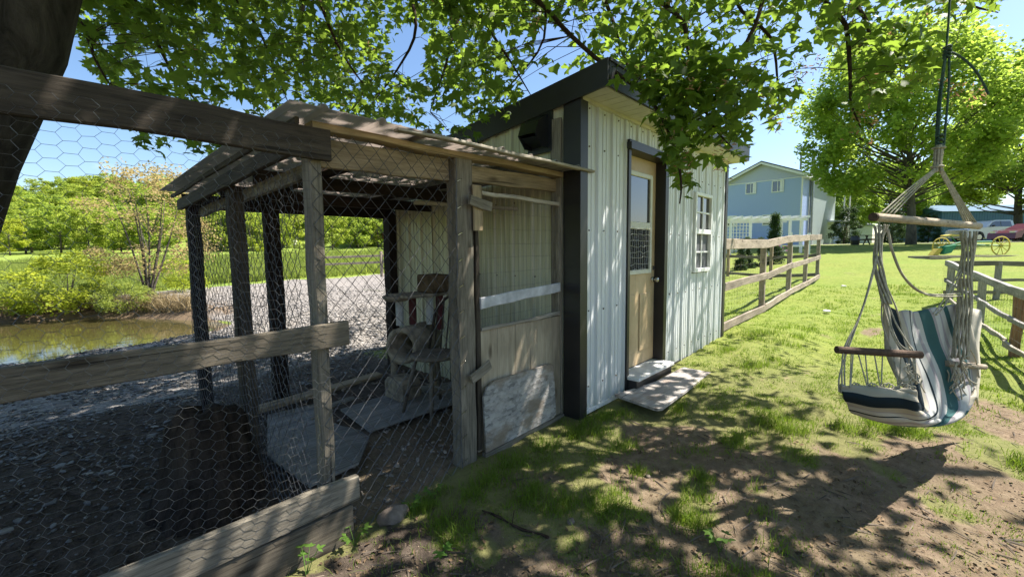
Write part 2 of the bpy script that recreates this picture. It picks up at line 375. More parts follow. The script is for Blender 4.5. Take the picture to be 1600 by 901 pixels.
def gravel_mask(X, Y):
    s = sdf_poly(X, Y, POND)
    m = sstep(4.8, 6.0, Y)*sstep(21.5, 20, Y-.1*(X-9))*sstep(-1.0, .6, X-.12*Y+1.3)*sstep(15, 13, X)
    m = m*sstep(.0, .5, s)
    return m
# polar sheet of ground round the camera, reaching past the hills
NR, NA = 230, 600
rad = np.concatenate([[0.0], .25*np.exp(np.linspace(0, math.log(450/.25), NR-1))]); ang = np.linspace(0, 2*np.pi, NA, endpoint=False)
RR, AA = np.meshgrid(rad, ang, indexing='ij'); GX = (RR*np.cos(AA)).ravel(); GY = (RR*np.sin(AA)).ravel(); GZ = ground_z(GX, GY)
ii, jj = np.meshgrid(np.arange(NR-1), np.arange(NA), indexing='ij'); ii = ii.ravel(); jj = jj.ravel(); j2 = (jj+1) % NA
FQ = np.stack([ii*NA+jj, (ii+1)*NA+jj, (ii+1)*NA+j2, ii*NA+j2], 1)
def groundmat():
    m, nt, b = newmat('ground_cover'); v = coords(nt)
    z = nd(nt, 'Attribute', attribute_name='zone'); s = nd(nt, 'SeparateColor'); nt.links.new(z.outputs['Color'], s.inputs[0])
    z2 = nd(nt, 'Attribute', attribute_name='tone'); s2 = nd(nt, 'SeparateColor'); nt.links.new(z2.outputs['Color'], s2.inputs[0])
    nf = noise(nt, v, 14, 8, .7); nm = noise(nt, v, 3.2, 6, .6); nl = noise(nt, v, .35, 5, .6); nh = noise(nt, v, 60, 5, .7)
    lawn = mixc(nt, ramp(nt, nf, [(.35, (0, 0, 0)), (.65, (1, 1, 1))]), (.10, .135, .025), (.23, .26, .05))
    lawn = mixc(nt, ramp(nt, nm, [(.45, (0, 0, 0)), (.75, (.55, .55, .55))]), lawn, (.25, .26, .07))
    lawn = mixc(nt, ramp(nt, nl, [(.4, (0, 0, 0)), (.7, (.4, .4, .4))]), lawn, (.11, .20, .025))
    field = mixc(nt, nl, (.13, .21, .03), (.25, .29, .06)); lawn = mixc(nt, s2.outputs[0], lawn, field); thatch = mixc(nt, nf, (.10, .085, .045), (.24, .22, .10)); lawn = mixc(nt, s2.outputs[2], lawn, thatch)
    dirt = ramp(nt, nf, [(.25, (.095, .066, .044)), (.5, (.19, .137, .094)), (.78, (.32, .245, .17))])
    dirt = mixc(nt, ramp(nt, nm, [(.4, (0, 0, 0)), (.7, (.65, .65, .65))]), dirt, (.15, .125, .07))
    # dark humus under pen and near left, colour lowered further for deep shade
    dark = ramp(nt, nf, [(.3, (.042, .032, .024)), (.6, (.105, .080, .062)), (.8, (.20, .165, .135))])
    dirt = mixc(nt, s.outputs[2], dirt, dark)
    vo = nd(nt, 'TexVoronoi', Scale=38); nt.links.new(v, vo.inputs['Vector'])
    grav = ramp(nt, vo.outputs['Color'], [(0, (.13, .118, .108)), (.5, (.23, .208, .19)), (1, (.34, .31, .285))])
    grav = mixc(nt, ramp(nt, nm, [(.5, (0, 0, 0)), (.8, (.5, .5, .5))]), grav, (.22, .18, .14))
    edge = math_(nt, 'ADD', s.outputs[0], math_(nt, 'MULTIPLY', math_(nt, 'SUBTRACT', nf, .5), .9))
    c = mixc(nt, ramp(nt, edge, [(.32, (0, 0, 0)), (.58, (1, 1, 1))]), lawn, dirt)
    e2 = math_(nt, 'ADD', s.outputs[1], math_(nt, 'MULTIPLY', math_(nt, 'SUBTRACT', nm, .5), .5))
    c = mixc(nt, ramp(nt, e2, [(.4, (0, 0, 0)), (.55, (1, 1, 1))]), c, grav)
    c = mixc(nt, s2.outputs[1], c, mixc(nt, nf, (.07, .05, .03), (.24, .17, .11)))
    nt.links.new(c, b.inputs['Base Color']); b.inputs['Roughness'].default_value = .95; b.inputs['Specular IOR Level'].default_value = .15
    h = math_(nt, 'ADD', nf, math_(nt, 'MULTIPLY', nh, .4)); bump(nt, b, h, .8, .03); return m
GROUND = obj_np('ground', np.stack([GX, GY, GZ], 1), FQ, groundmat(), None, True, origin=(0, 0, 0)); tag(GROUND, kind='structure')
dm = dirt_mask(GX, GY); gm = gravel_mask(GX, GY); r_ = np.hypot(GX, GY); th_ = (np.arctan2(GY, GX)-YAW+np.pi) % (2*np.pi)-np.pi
left = sstep(1.9, 2.3, GY)*sstep(2.9, 2.7, GX); sd_ = sdf_poly(GX, GY, POND)
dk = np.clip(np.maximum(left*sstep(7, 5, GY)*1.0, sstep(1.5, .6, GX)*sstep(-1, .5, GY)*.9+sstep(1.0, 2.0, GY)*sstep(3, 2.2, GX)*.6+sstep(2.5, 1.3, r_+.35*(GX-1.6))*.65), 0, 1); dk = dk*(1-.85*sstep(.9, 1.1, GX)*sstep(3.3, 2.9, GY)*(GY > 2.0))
grassL = sstep(1.4, 2.4, sd_)*((GY > GX*.3+12.5)) + sstep(19, 21, GY)*(GX < 30)
dm = np.where(left > 0, np.clip(left*1.2-np.clip(grassL, 0, 1)*1.5, 0, 1), dm); dm = np.where(GX > 30, 0, dm)
dm = np.where((GY > 22) | (GX < -25), 0, dm)
road = sstep(0, .8, 2.6-np.abs(r_-52-(th_+.75)*6))*sstep(-.45, -.55, th_)*sstep(-1.2, -1.0, th_)
gm = np.maximum(gm, road*.95)
bankm = sstep(1.6, .5, sd_)*(GY > GX*.3+12.4); fld = sstep(14, 20, r_)*sstep(-.2, .1, th_)
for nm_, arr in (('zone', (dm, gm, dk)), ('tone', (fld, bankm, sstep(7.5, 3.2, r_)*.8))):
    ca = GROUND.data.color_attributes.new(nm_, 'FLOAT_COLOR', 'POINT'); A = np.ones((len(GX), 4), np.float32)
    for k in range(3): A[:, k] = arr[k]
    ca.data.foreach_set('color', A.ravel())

# pond
def watermat():
    m, nt, b = newmat('murky_pond_water'); b.inputs['Base Color'].default_value = (.06, .052, .018, 1)
    b.inputs['Roughness'].default_value = .04; b.inputs['IOR'].default_value = 1.40; b.inputs['Specular IOR Level'].default_value = .8
    v = coords(nt, scale=(1, 1, 1)); bump(nt, b, noise(nt, v, 3.5, 4, .6), .10, .02); return m
PW = [Vector((float(x)*1.0, float(y), -.45)) for x, y in POND]
cx = sum(p.x for p in PW)/len(PW); cy = sum(p.y for p in PW)/len(PW)
V = [(cx, cy, -.45)]+[(cx+(p.x-cx)*1.12, cy+(p.y-cy)*1.12, -.45) for p in PW]
tag(obj_np('pond_water', V, [(0, i+1, (i+1) % len(PW)+1) for i in range(len(PW))], watermat(), None, origin=(cx, cy, -.45)), kind='structure')

# ---------------------------------------------------------------- loose ground pieces
def slatemat():
    m, nt, b = newmat('slate_fragment'); oi = nt.nodes.new('ShaderNodeObjectInfo'); a_ = nd(nt, 'Attribute', attribute_name='rnd')
    f = math_(nt, 'FRACT', math_(nt, 'ADD', oi.outputs['Random'], a_.outputs['Fac']))
    c = ramp(nt, f, [(0, (.05, .044, .038)), (.5, (.13, .118, .108)), (.88, (.22, .205, .19)), (1, (.32, .28, .23))])
    n = noise(nt, coords(nt), 30, 5); c = mixc(nt, .5, c, ramp(nt, n, [(.3, (.5, .5, .5)), (.7, (1, 1, 1))]), 'MULTIPLY')
    nt.links.new(c, b.inputs['Base Color']); b.inputs['Roughness'].default_value = .7; bump(nt, b, n, .4, .004); return m
SLATE = slatemat()
def shard(seed, n=6):
    rg = random.Random(seed); t = .10+.12*rg.random(); an = sorted(rg.random()*2*math.pi for _ in range(n)); an = [2*math.pi*i/n+rg.uniform(-.35, .35) for i in range(n)]
    o = [(math.cos(a)*rg.uniform(.35, .6), math.sin(a)*rg.uniform(.25, .45)) for a in an]
    V = [(x, y, 0) for x, y in o]+[(x*.92, y*.92, t+rg.uniform(-.03, .03)) for x, y in o]
    return np.array(V), [tuple(range(n, 2*n)), tuple(range(n))[::-1]]+[(i, (i+1) % n, n+(i+1) % n, n+i) for i in range(n)]
SH = [shard(i) for i in range(8)]; SHM = [mesh_np('slate_piece', v_, f_, SLATE) for v_, f_ in SH]
def tri_fan(Fc): return np.array([(f[0], f[i], f[i+1]) for f in Fc for i in range(1, len(f)-1)])
SHT = [(v_, tri_fan(f_)) for v_, f_ in SH]
def scatter_np(name, variants, pos, scl, mat, parent=None, tilt=.25, yaw=None, rots=None):
    """one mesh of many small copies, each with a random value in 'rnd'"""
    Vs = []; Fs = []; rn = []; off = 0; n = len(pos); vi = nr.randint(0, len(variants), n)
    for k, (v_, f_) in enumerate(variants):
        ix = np.where(vi == k)[0]
        if not len(ix): continue
        if rots is None:
            yw = nr.rand(len(ix))*2*np.pi; tx = nr.randn(len(ix))*tilt; ty = nr.randn(len(ix))*tilt
            R = rotmats(yw, tx, ty)
        else: R = rots[ix]
        P = np.einsum('nij,vj->nvi', R, v_)*scl[ix][:, None, None]+pos[ix][:, None, :]
        Vs.append(P.reshape(-1, 3)); F0 = f_[None]+(np.arange(len(ix))*len(v_))[:, None, None]+off; Fs.append(F0.reshape(-1, f_.shape[1])); off += P.shape[0]*P.shape[1]
        rn.append(np.repeat(nr.rand(len(ix)), len(v_)))
    V = np.concatenate(Vs); o = obj_np(name, V, np.concatenate(Fs), mat, parent)
    a = o.data.attributes.new('rnd', 'FLOAT', 'POINT'); a.data.foreach_set('value', np.concatenate(rn).astype(np.float32)); return o
def rotmats(yw, tx, ty):
    n = len(yw); c, s = np.cos(yw), np.sin(yw); cx_, sx_ = np.cos(tx), np.sin(tx); cy_, sy_ = np.cos(ty), np.sin(ty); o = np.zeros(n); i = np.ones(n)
    Z = np.stack([c, -s, o, s, c, o, o, o, i], 1).reshape(n, 3, 3); X = np.stack([i, o, o, o, cx_, -sx_, o, sx_, cx_], 1).reshape(n, 3, 3)
    Y = np.stack([cy_, o, sy_, o, i, o, -sy_, o, cy_], 1).reshape(n, 3, 3); return Z @ X @ Y
# slates strewn between the wire fence and the pond
def sample_left(n, r0, r1):
    u = nr.uniform(-60, 640, n*3); rr = r0+(r1-r0)*nr.rand(n*3)**1.1; a = YAW-np.arctan((u-800)/FPX); x = rr*np.cos(a); y = rr*np.sin(a)
    ok = (y > 2.15) & (sdf_poly(x, y, POND) > .05) & ~((x > .9) & (y < 4.5)) & (x < 6); return x[ok][:n], y[ok][:n]
x, y = sample_left(300, 3.2, 7.5); z = ground_z(x, y)
for i in range(len(x)):
    o = bpy.data.objects.new('slate_piece', SHM[i % 8]); s = rng.uniform(.04, .10)
    Mx = Matrix.Translation((x[i], y[i], z[i]+.004)) @ Matrix.Rotation(rng.uniform(0, 6.28), 4, 'Z') @ Matrix.Rotation(rng.gauss(0, .14), 4, 'X') @ Matrix.Diagonal((s, s*rng.uniform(.4, .9), s*.5, 1))
    put(o, GROUND, Mx)
x, y = sample_left(26000, 2.2, 10.5); k_ = nr.rand(len(x)) < np.clip((np.hypot(x, y)-2.6)/3.2, .06, 1)*np.clip((fbm(x, y, .5, 3)-.25)*3, .15, 1); x = x[k_]; y = y[k_]; k = len(x)
sl = scatter_np('small_slates', SHT, np.stack([x, y, ground_z(x, y)+.002], 1), nr.uniform(.010, .042, k)*np.clip(np.hypot(x, y)/5, .6, 2), SLATE, None, .22)
tag(sl, 'carpet of small grey slate fragments between wire fence and pond', 'slate rubble', kind='stuff')
# gravel behind the pen
u = nr.uniform(300, 640, 9000); rr = nr.uniform(6, 17, 9000); a = YAW-np.arctan((u-800)/FPX); x = rr*np.cos(a); y = rr*np.sin(a); ok = gravel_mask(x, y) > .5; x = x[ok]; y = y[ok]
tag(scatter_np('gravel', SHT, np.stack([x, y, ground_z(x, y)], 1), nr.uniform(.03, .09, len(x)), simple('pale_gravel_stone', (.28, .255, .235), .85, 0, .25, 9, .3), None, .3), 'pale loose gravel on the sunlit yard behind the pen', 'gravel', kind='stuff')
# crumbs, chips and dead leaves on the bare soil
u = nr.uniform(380, 1650, 9000); v = nr.uniform(600, 1000, 9000); P = np.array([gpx(a_, b_) for a_, b_ in zip(u, v)]); x, y = P[:, 0], P[:, 1]; ok = (dirt_mask(x, y) > .3) & (y < 1.95); x = x[ok]; y = y[ok]
tag(scatter_np('soil_crumbs', SHT, np.stack([x, y, ground_z(x, y)], 1), nr.uniform(.004, .013, len(x)), simple('soil_crumb', (.19, .14, .10), .95, 0, .4, 20, .3), None, .5), 'crumbs of soil and little chips scattered on the bare earth', 'soil crumbs', kind='stuff')
LITTER = simple('dry_leaf_litter', (.19, .13, .08), .9, 0, .45, 3, 0, .1)
DL = [(np.array([(-.5, 0, 0), (-.1, .28, .08), (.5, 0, .02), (-.1, -.28, .1)]), np.array([(0, 2, 1), (0, 3, 2)]))]
k = 1800; ok = nr.randint(0, len(x), k); jx = x[ok]+nr.randn(k)*.05; jy = y[ok]+nr.randn(k)*.05
tag(scatter_np('dead_leaves', DL, np.stack([jx, jy, ground_z(jx, jy)+.006], 1), nr.uniform(.010, .036, k), LITTER, None, .4), 'dry curled leaf scraps lying on bare soil', 'leaf litter', kind='stuff')
x, y = sample_left(900, 2.2, 5); k = len(x)
tag(scatter_np('bark_chips', [(np.array([(-.5, -.08, 0), (.5, -.05, .03), (.5, .06, 0), (-.5, .07, .04), (0, 0, .1)]), np.array([(0, 1, 4), (1, 2, 4), (2, 3, 4), (3, 0, 4)]))], np.stack([x, y, ground_z(x, y)+.004], 1), nr.uniform(.03, .10, k), simple('bark_chip', (.085, .06, .042), .95, 0, .4, 20, .3), None, .2), 'brown bark chips and sticks mixed among the slates', 'bark chips', kind='stuff')

u = nr.uniform(420, 1600, 500); v = nr.uniform(640, 960, 500); P = np.array([gpx(a_, b_) for a_, b_ in zip(u, v)]); x, y = P[:, 0], P[:, 1]; ok = (dirt_mask(x, y) > .2) & (y < 1.9); x = x[ok]; y = y[ok]; k = len(x)
ST = [(np.array([(-.5, -.012, 0), (-.5, .012, .0), (-.1, .05, .02), (.5, .0, .0), (-.1, .02, .05), (-.5, 0, .03)]), np.array([(0, 4, 5), (0, 3, 4), (1, 5, 4), (1, 4, 2), (2, 4, 3)]))]
tag(scatter_np('dry_twigs', ST, np.stack([x, y, ground_z(x, y)+.005], 1), nr.uniform(.04, .16, k), simple('dry_twig', (.13, .10, .075), .9, 0, .4, 9, 0), None, .12), 'short dry twigs and straws scattered over the bare earth', 'twigs', kind='stuff')
# ---------------------------------------------------------------- grass
def blades(name, x, y, h, wd, mat, label, cat, lean=.5, parent=None, kind='stuff', dz=0):
    n = len(x); z = ground_z(x, y)-.004+dz; yw = nr.rand(n)*2*np.pi; ld = nr.rand(n)*2*np.pi; ln = np.abs(nr.randn(n))*lean*h
    dx, dy = np.cos(yw)*wd/2, np.sin(yw)*wd/2; lx, ly = np.cos(ld)*ln, np.sin(ld)*ln; B = np.stack([x, y, z], 1)
    V = np.empty((n, 5, 3)); o = np.zeros(n)
    V[:, 0] = B+np.stack([-dx, -dy, o], 1); V[:, 1] = B+np.stack([dx, dy, o], 1)
    V[:, 2] = B+np.stack([lx*.35+dx*.8, ly*.35+dy*.8, h*.55], 1); V[:, 3] = B+np.stack([lx*.35-dx*.8, ly*.35-dy*.8, h*.55], 1); V[:, 4] = B+np.stack([lx, ly, h*(1-.12*lean)], 1)
    f = np.array([(0, 1, 2), (0, 2, 3), (3, 2, 4)]); Fa = (f[None]+(np.arange(n)*5)[:, None, None]).reshape(-1, 3)
    ob = obj_np(name, V.reshape(-1, 3), Fa, mat, parent)
    at_ = ob.data.attributes.new('rnd', 'FLOAT', 'POINT'); at_.data.foreach_set('value', np.repeat(nr.rand(n), 5).astype(np.float32)); return tag(ob, label, cat, kind=kind)
n = 420000; a = YAW-np.arctan((nr.uniform(420, 1680, n)-800)/FPX); rr = 1.15*np.exp(nr.rand(n)*math.log(15/1.15)); x = rr*np.cos(a); y = rr*np.sin(a)
dmk = dirt_mask(x, y); cl = fbm(x+31, y, .16, 3)
keep = (nr.rand(n) < np.clip(1.05-dmk*1.9, .05+.30*(vn(x+9, y, .3) > .56), 1)*np.clip((cl-.33)*4.5, .04, 1)) & ~((x > 2.75) & (x < 6.42) & (y > 1.86)) & ~((y > 1.98) & (x < 2.9)) & ~((x>3.24)&(x<4.6)&(y>1.40)&(y<1.87)) & ~((y > 5) & (x < 7))
x, y, rr, dmk = x[keep], y[keep], rr[keep], dmk[keep]; m1 = rr < 5
h = nr.uniform(.012, .036, len(x))*np.where(dmk > .2, .75, 1)*(1+1.3*(vn(x, y, .5) > .72)); wd = .0022+.0012*rr/3
blades('near_grass', x[m1], y[m1], h[m1], wd[m1], GR_LAWN, 'short patchy lawn grass growing round the bare earth', 'grass', .7)
blades('lawn_grass', x[~m1], y[~m1], h[~m1]*1.0, wd[~m1]*1.3, GR_LAWN, 'sunlit mown lawn running up to the road and house', 'lawn', .6)
# tufts hugging the base of shed, pen and slab
tp = [(gpx(u_, v_), s_) for u_, v_, s_ in [(760,745,.10),(800,715,.10),(850,690,.10),(900,672,.10),(940,650,.08),(975,690,.10),(1060,640,.08),(1095,612,.08),(1235,675,.14),(1200,660,.10),(950,780,.12),(880,780,.08),(720,815,.08),(690,800,.07),(1075,805,.08),(660,780,.06),(740,760,.06),(830,770,.08),(1000,735,.05),(1140,560,.1),(1480,665,.1)]]
xs = []; ys = []
for (px_, py_), s_ in tp:
    k = int(330*s_/.1); xs.append(px_+nr.randn(k)*s_*.8); ys.append(np.minimum(py_+nr.randn(k)*s_*.55, 1.97))
x = np.concatenate(xs); y = np.concatenate(ys); ok = ~((x > 2.78) & (y > 1.86)) & ~((x > 3.24) & (x < 4.6) & (y > 1.40)); x = x[ok]; y = y[ok]
blades('grass_tufts', x, y, nr.uniform(.02, .085, len(x)), np.full(len(x), .0034), GR_LAWN, 'longer green grass tufts along the shed, pen and slab edges', 'grass', .7)
# longer grass in the left field and along the far pond bank
n = 170000; a = YAW-np.arctan((nr.uniform(-80, 640, n)-800)/FPX); rr = 12*np.exp(nr.rand(n)*math.log(55/12)); x = rr*np.cos(a); y = rr*np.sin(a)
s = sdf_poly(x, y, POND); keep = ((y > x*.3+12.3) & (s > .5)) & ~(gravel_mask(x, y) > .3) & ((y > 21.5) | (x < 3.0)) ; x, y, rr, s = x[keep], y[keep], rr[keep], s[keep]
blades('field_grass', x, y, nr.uniform(.2, .66, len(x))*(.35+1.1*vn(x, y, 2.2)), .011+.0010*rr, GR_FIELD, 'tall rough meadow grass filling the field beyond the pond', 'meadow grass', .35)
n = 5000; t = nr.rand(n); bx = np.interp(t, [0, .4, .7, 1], [2.5, .8, -.9, -6]); by = np.interp(t, [0, .4, .7, 1], [13.9, 16.6, 17.2, 19.4])
q = np.abs(nr.randn(n))*.35; x = bx+q*.5; y = by+q; blades('dead_reeds', x, y, nr.uniform(.12, .55, n), np.full(n, .016), GR_DRY, 'straw coloured dead reeds along the far pond bank', 'reeds', .8)

# ---------------------------------------------------------------- the shed
XS, XE, YF, YB = 2.82, 6.38, 1.886, 4.62
shed = thing('metal_shed', (XS, YF, -.1), 'white ribbed steel shed with dark brown trim and beige door, beside the wire pen', 'shed')
PROF = [(0, 0), (.012, .019), (.034, .019), (.046, 0), (.100, 0), (.104, .005), (.114, .005), (.118, 0), (.158, 0), (.162, .005), (.172, .005), (.176, 0)]; PER = .2286
def siding(parent, P0, d, s0, s1, z0, z1, nrm, mat, name='siding_panel'):
    """ribbed sheet on the line P0 + s*d, ribs vertical, in phase along the whole wall; z1 may be a function of s"""
    P0 = Vector(P0); d = Vector(d); nrm = Vector(nrm); pts = [(s0, 0)]; k = math.floor(s0/PER)-1
    while k*PER < s1:
        for a, h in PROF:
            s = k*PER+a
            if s0 < s < s1: pts.append((s, h))
        k += 1
    pts.append((s1, 0)); f0 = z0 if callable(z0) else (lambda s: z0); f1 = z1 if callable(z1) else (lambda s: z1); V = []
    for s, h in pts:
        p = P0+d*s+nrm*h; V += [(p.x, p.y, f0(s)), (p.x, p.y, f1(s))]
    Fc = [(2*i, 2*i+2, 2*i+3, 2*i+1) for i in range(len(pts)-1)]
    MBx = MB().add(V, Fc); return MBx.build(name, mat, parent)
FD, FX = (1, 0, 0), (XS, YF, 0); NF = (0, -1, 0)
for a, b, z0, z1 in [(.07, .745, -.06, 2.40), (.745, 1.60, 2.19, 2.40), (1.60, 2.345, -.05, 2.40), (2.345, 2.93, -.04, .955), (2.345, 2.93, 1.92, 2.40), (2.93, 3.52, -.03, 2.40)]:
    siding(shed, FX, FD, a, b, z0, z1, NF, ST_FRONT)
ztop = lambda y: 2.405-.117*(y-1.66)
for a, b in [(.12, .98), (.98, 1.86), (1.86, 2.70)]:
    siding(shed, FX, (0, 1, 0), a, b, -.2, lambda s: ztop(YF+s)+.02, (-1, 0, 0), ST_SIDE)
MB().box(XS+.03, XE-.03, YF+.13, YB-.05, -.2, 2.1).build('wall_core', TRIM, shed)
siding(shed, (XS, YB, 0), (1, 0, 0), .0, 3.55, -.2, 2.08, (0, 1, 0), ST_SIDE); siding(shed, (XE, YF, 0), (0, 1, 0), .1, 2.7, -.1, lambda s: ztop(YF+s)+.02, (1, 0, 0), ST_FRONT)
MB().box(XS-.026, XS+.075, YF-.026, YF+.0, -.14, 2.40).box(XS-.026, XS-.0, YF, YF+.135, -.16, 2.395).build('corner_trim', TRIM, shed)
MB().box(XE-.055, XE+.03, YF-.026, YF, -.05, 2.40).box(XE, XE+.03, YF, YF+.1, -.05, 2.39).build('corner_trim', TRIM, shed)
MB().box(XS-.02, XS+.02, YB-.02, YB+.03, -.2, 2.07).build('corner_trim', TRIM, shed)
MB().box(XS+.07, 3.56, YF-.014, YF+.01, -.10, -.062).build('base_trim', WHITE, shed); MB().box(4.42, XE-.05, YF-.014, YF+.01, -.08, -.032).build('base_trim', TRIM, shed)
sc_ = MB()
for k in range(15):
    for z in (.12, .75, 1.40, 2.05, 2.34):
        x = XS+.13+k*PER
        if (x > 3.5 and x < 4.45 and z < 2.2) or (x > 5.14 and x < 5.78 and .9 < z < 1.95) or x > XE-.06: continue
        sc_.tube([(x, YF-.001, z+rng.gauss(0, .006)), (x, YF-.007, z)], .0065, 6)
for k in range(11):
    for z in (.30, 1.02, 1.66): y = YF+.22+k*PER; sc_.tube([(XS+.001, y, z+rng.gauss(0, .006)), (XS-.007, y, z)], .0065, 6)
tag(sc_.build('siding_screws', simple('rusty_screw_heads', (.16, .12, .09), .6, .4, .3, 30), shed), kind='stuff')
# roof with fascias and soffit
RY0, RY1, RX0, RX1 = 1.64, 4.78, XS-.03, XE+.06
rz = lambda y: ztop(y)+.175
MB().add([(RX0, RY0, rz(RY0)), (RX1, RY0, rz(RY0)), (RX1, RY1, rz(RY1)), (RX0, RY1, rz(RY1)), (RX0, RY0, rz(RY0)-.03), (RX1, RY0, rz(RY0)-.03), (RX1, RY1, rz(RY1)-.03), (RX0, RY1, rz(RY1)-.03)],
         [(0, 1, 2, 3), (7, 6, 5, 4), (0, 4, 5, 1), (1, 5, 6, 2), (2, 6, 7, 3), (3, 7, 4, 0)]).build('roof', TRIM, shed)
MB().prism([(RX0-.022, RY0-.02, ztop(RY0)-.005), (RX0-.022, RY1, ztop(RY1)-.005), (RX0-.022, RY1, rz(RY1)+.008), (RX0-.022, RY0-.02, rz(RY0)+.008)], (.02, 0, 0)).build('side_fascia', TRIM, shed)
MB().box(RX0, RX1, RY0-.022, RY0-.002, ztop(RY0)-.004, rz(RY0)+.012).box(RX0, RX1, RY0-.032, RY0-.022, rz(RY0)-.01, rz(RY0)+.012).build('front_fascia', TRIM, shed)
sf = MB()
for i in range(31):
    x0 = RX0+.004+i*.118; sf.box(x0, x0+.112, RY0, YF-.001, ztop(RY0)-.012, ztop(RY0)-.006)
sf.box(RX0+.004, RX1, RY0, YF-.001, ztop(RY0)-.004, ztop(RY0)+.0); sf.box(RX0+.03, RX1-.05, YF-.03, YF-.001, ztop(RY0)-.035, ztop(RY0)-.0125)
tag(sf.build('soffit', SOFF, shed), kind='stuff')
# door
DX0, DX1, DZ0, DZ1, DY = 3.575, 4.335, .075, 2.125, YF+.075
MB().box(DX0-.03, DX0+.012, YF-.035, DY, -.04, DZ1+.0).build('door_jamb', TRIM, shed); MB().box(DX1, DX1+.075, YF-.035, YF+.0, -.02, DZ1).box(DX1, DX1+.02, YF, DY+.02, -.02, DZ1).build('door_jamb', TRIM, shed)
MB().box(DX0-.045, DX1+.09, YF-.065, DY, DZ1+.002, DZ1+.06).box(DX0-.035, DX1+.08, YF-.045, YF, DZ1+.06, DZ1+.085).build('door_header', TRIM, shed)
dr = MB().box(DX0+.012, DX1, DY, DY+.04, DZ0+.01, DZ1)
for x0, x1 in ((3.655, 3.895), (3.995, 4.225)):
    for z0, z1 in ((.22, .80),):
        for k, (e, p) in enumerate(((0, .010), (.035, .002), (.05, .012))):
            dr.box(x0+e, x1-e, DY-p, DY-.0005, z0+e, z1-e, c=.004 if k != 1 else 0)
door = dr.build('door', DOOR, shed)
GX0, GX1, GZ0, GZ1, GZM = 3.645, 4.215, 1.00, 1.985, 1.475
fr = MB()
for a in ((GX0, GX0+.045, GZ0, GZ1), (GX1-.045, GX1, GZ0, GZ1), (GX0+.045, GX1-.045, GZ0, GZ0+.045), (GX0+.045, GX1-.045, GZ1-.045, GZ1), (GX0+.045, GX1-.045, GZM-.035, GZM+.035)):
    fr.box(a[0], a[1], DY-.026, DY-.001, a[2], a[3], c=.005)
fr.build('window_frame', CREAM, door)
MB().box(GX0+.04, GX1-.04, DY-.010, DY-.004, GZM+.03, GZ1-.04).build('glass', GLASS, door); MB().box(GX0+.04, GX1-.04, DY-.010, DY-.004, GZ0+.04, GZM-.03).build('glass', simple('black_screen', (.008, .008, .009), .7, 0, .1, 9, 0, .2), door)
ws = MB()
for i in range(12):
    x = GX0+.05+i*.043; ws.tube([(x+rng.gauss(0, .004), DY-.03+rng.gauss(0, .003), GZ0+.02+(GZM-GZ0)*t/6) for t in range(7)], .0010, 3, False)
for j in range(8):
    z = GZ0+.05+j*.056; ws.tube([(GX0+.03+(GX1-GX0-.06)*t/9, DY-.03, z+rng.gauss(0, .009)) for t in range(10)], .0017, 3, False)
tag(ws.build('wire_netting', WHITE, door), kind='stuff')
kb = MB(); kb.tube([(4.285, DY, .93), (4.285, DY-.015, .93)], .028, 14); kb.tube([(4.285, DY-.015, .93), (4.285, DY-.04, .93)], .011, 10); kb.tube([(4.285, DY-.04, .93), (4.285, DY-.05, .93), (4.285, DY-.065, .93), (4.285, DY-.075, .93)], [.018, .028, .028, .016], 14)
kb.build('door_knob', CHROME, door, smooth=True); MB().tube([(4.285, DY, 1.05), (4.285, DY-.012, 1.05)], .024, 14).build('deadbolt', CHROME, door)
MB().box(3.56, 4.36, 1.735, DY+.01, .045, .074, c=.003).build('threshold', simple('chalky_white_paint', (.66, .66, .64), .7, 0, .15, 8, .3), shed); MB().box(3.565, 4.35, 1.76, YF, -.14, .0445).build('step_riser', TRIM, shed)
# window
win = MB(); WX0, WX1, WZ0, WZ1, WZM = 5.17, 5.745, .965, 1.91, 1.45
for a in ((WX0, WX0+.04, WZ0, WZ1), (WX1-.04, WX1, WZ0, WZ1), (WX0+.04, WX1-.04, WZ0, WZ0+.045), (WX0+.04, WX1-.04, WZ1-.04, WZ1), (WX0+.04, WX1-.04, WZM-.028, WZM+.028)):
    win.box(a[0], a[1], YF-.045, YF+.01, a[2], a[3], c=.004)
win = win.build('window', WHITE, shed)
mu = MB(); xm = (WX0+WX1)/2; zq = (WZM+WZ1)/2
mu.box(xm-.009, xm+.009, YF-.026, YF-.012, WZM+.028, WZ1-.04); mu.box(WX0+.04, xm-.0095, YF-.026, YF-.012, zq-.009, zq+.009); mu.box(xm+.0095, WX1-.04, YF-.026, YF-.012, zq-.009, zq+.009)
mu.box(xm-.009, xm+.009, YF-.020, YF-.006, WZ0+.045, WZM-.028); zr_ = (WZ0+WZM)/2; mu.box(WX0+.04, xm-.0095, YF-.020, YF-.006, zr_-.009, zr_+.009); mu.box(xm+.0095, WX1-.04, YF-.020, YF-.006, zr_-.009, zr_+.009)
mu.build('muntin', WHITE, win); MB().box(WX0+.03, WX1-.03, YF-.010, YF-.004, WZM, WZ1-.03).build('pane', GLASS, win)
MB().box(WX0+.03, WX1-.03, YF-.004, YF+.0, WZ0+.03, WZM-.001).build('insect_screen', simple('grey_insect_screen', (.10, .10, .11), .6, 0, .1, 4, 0), win)
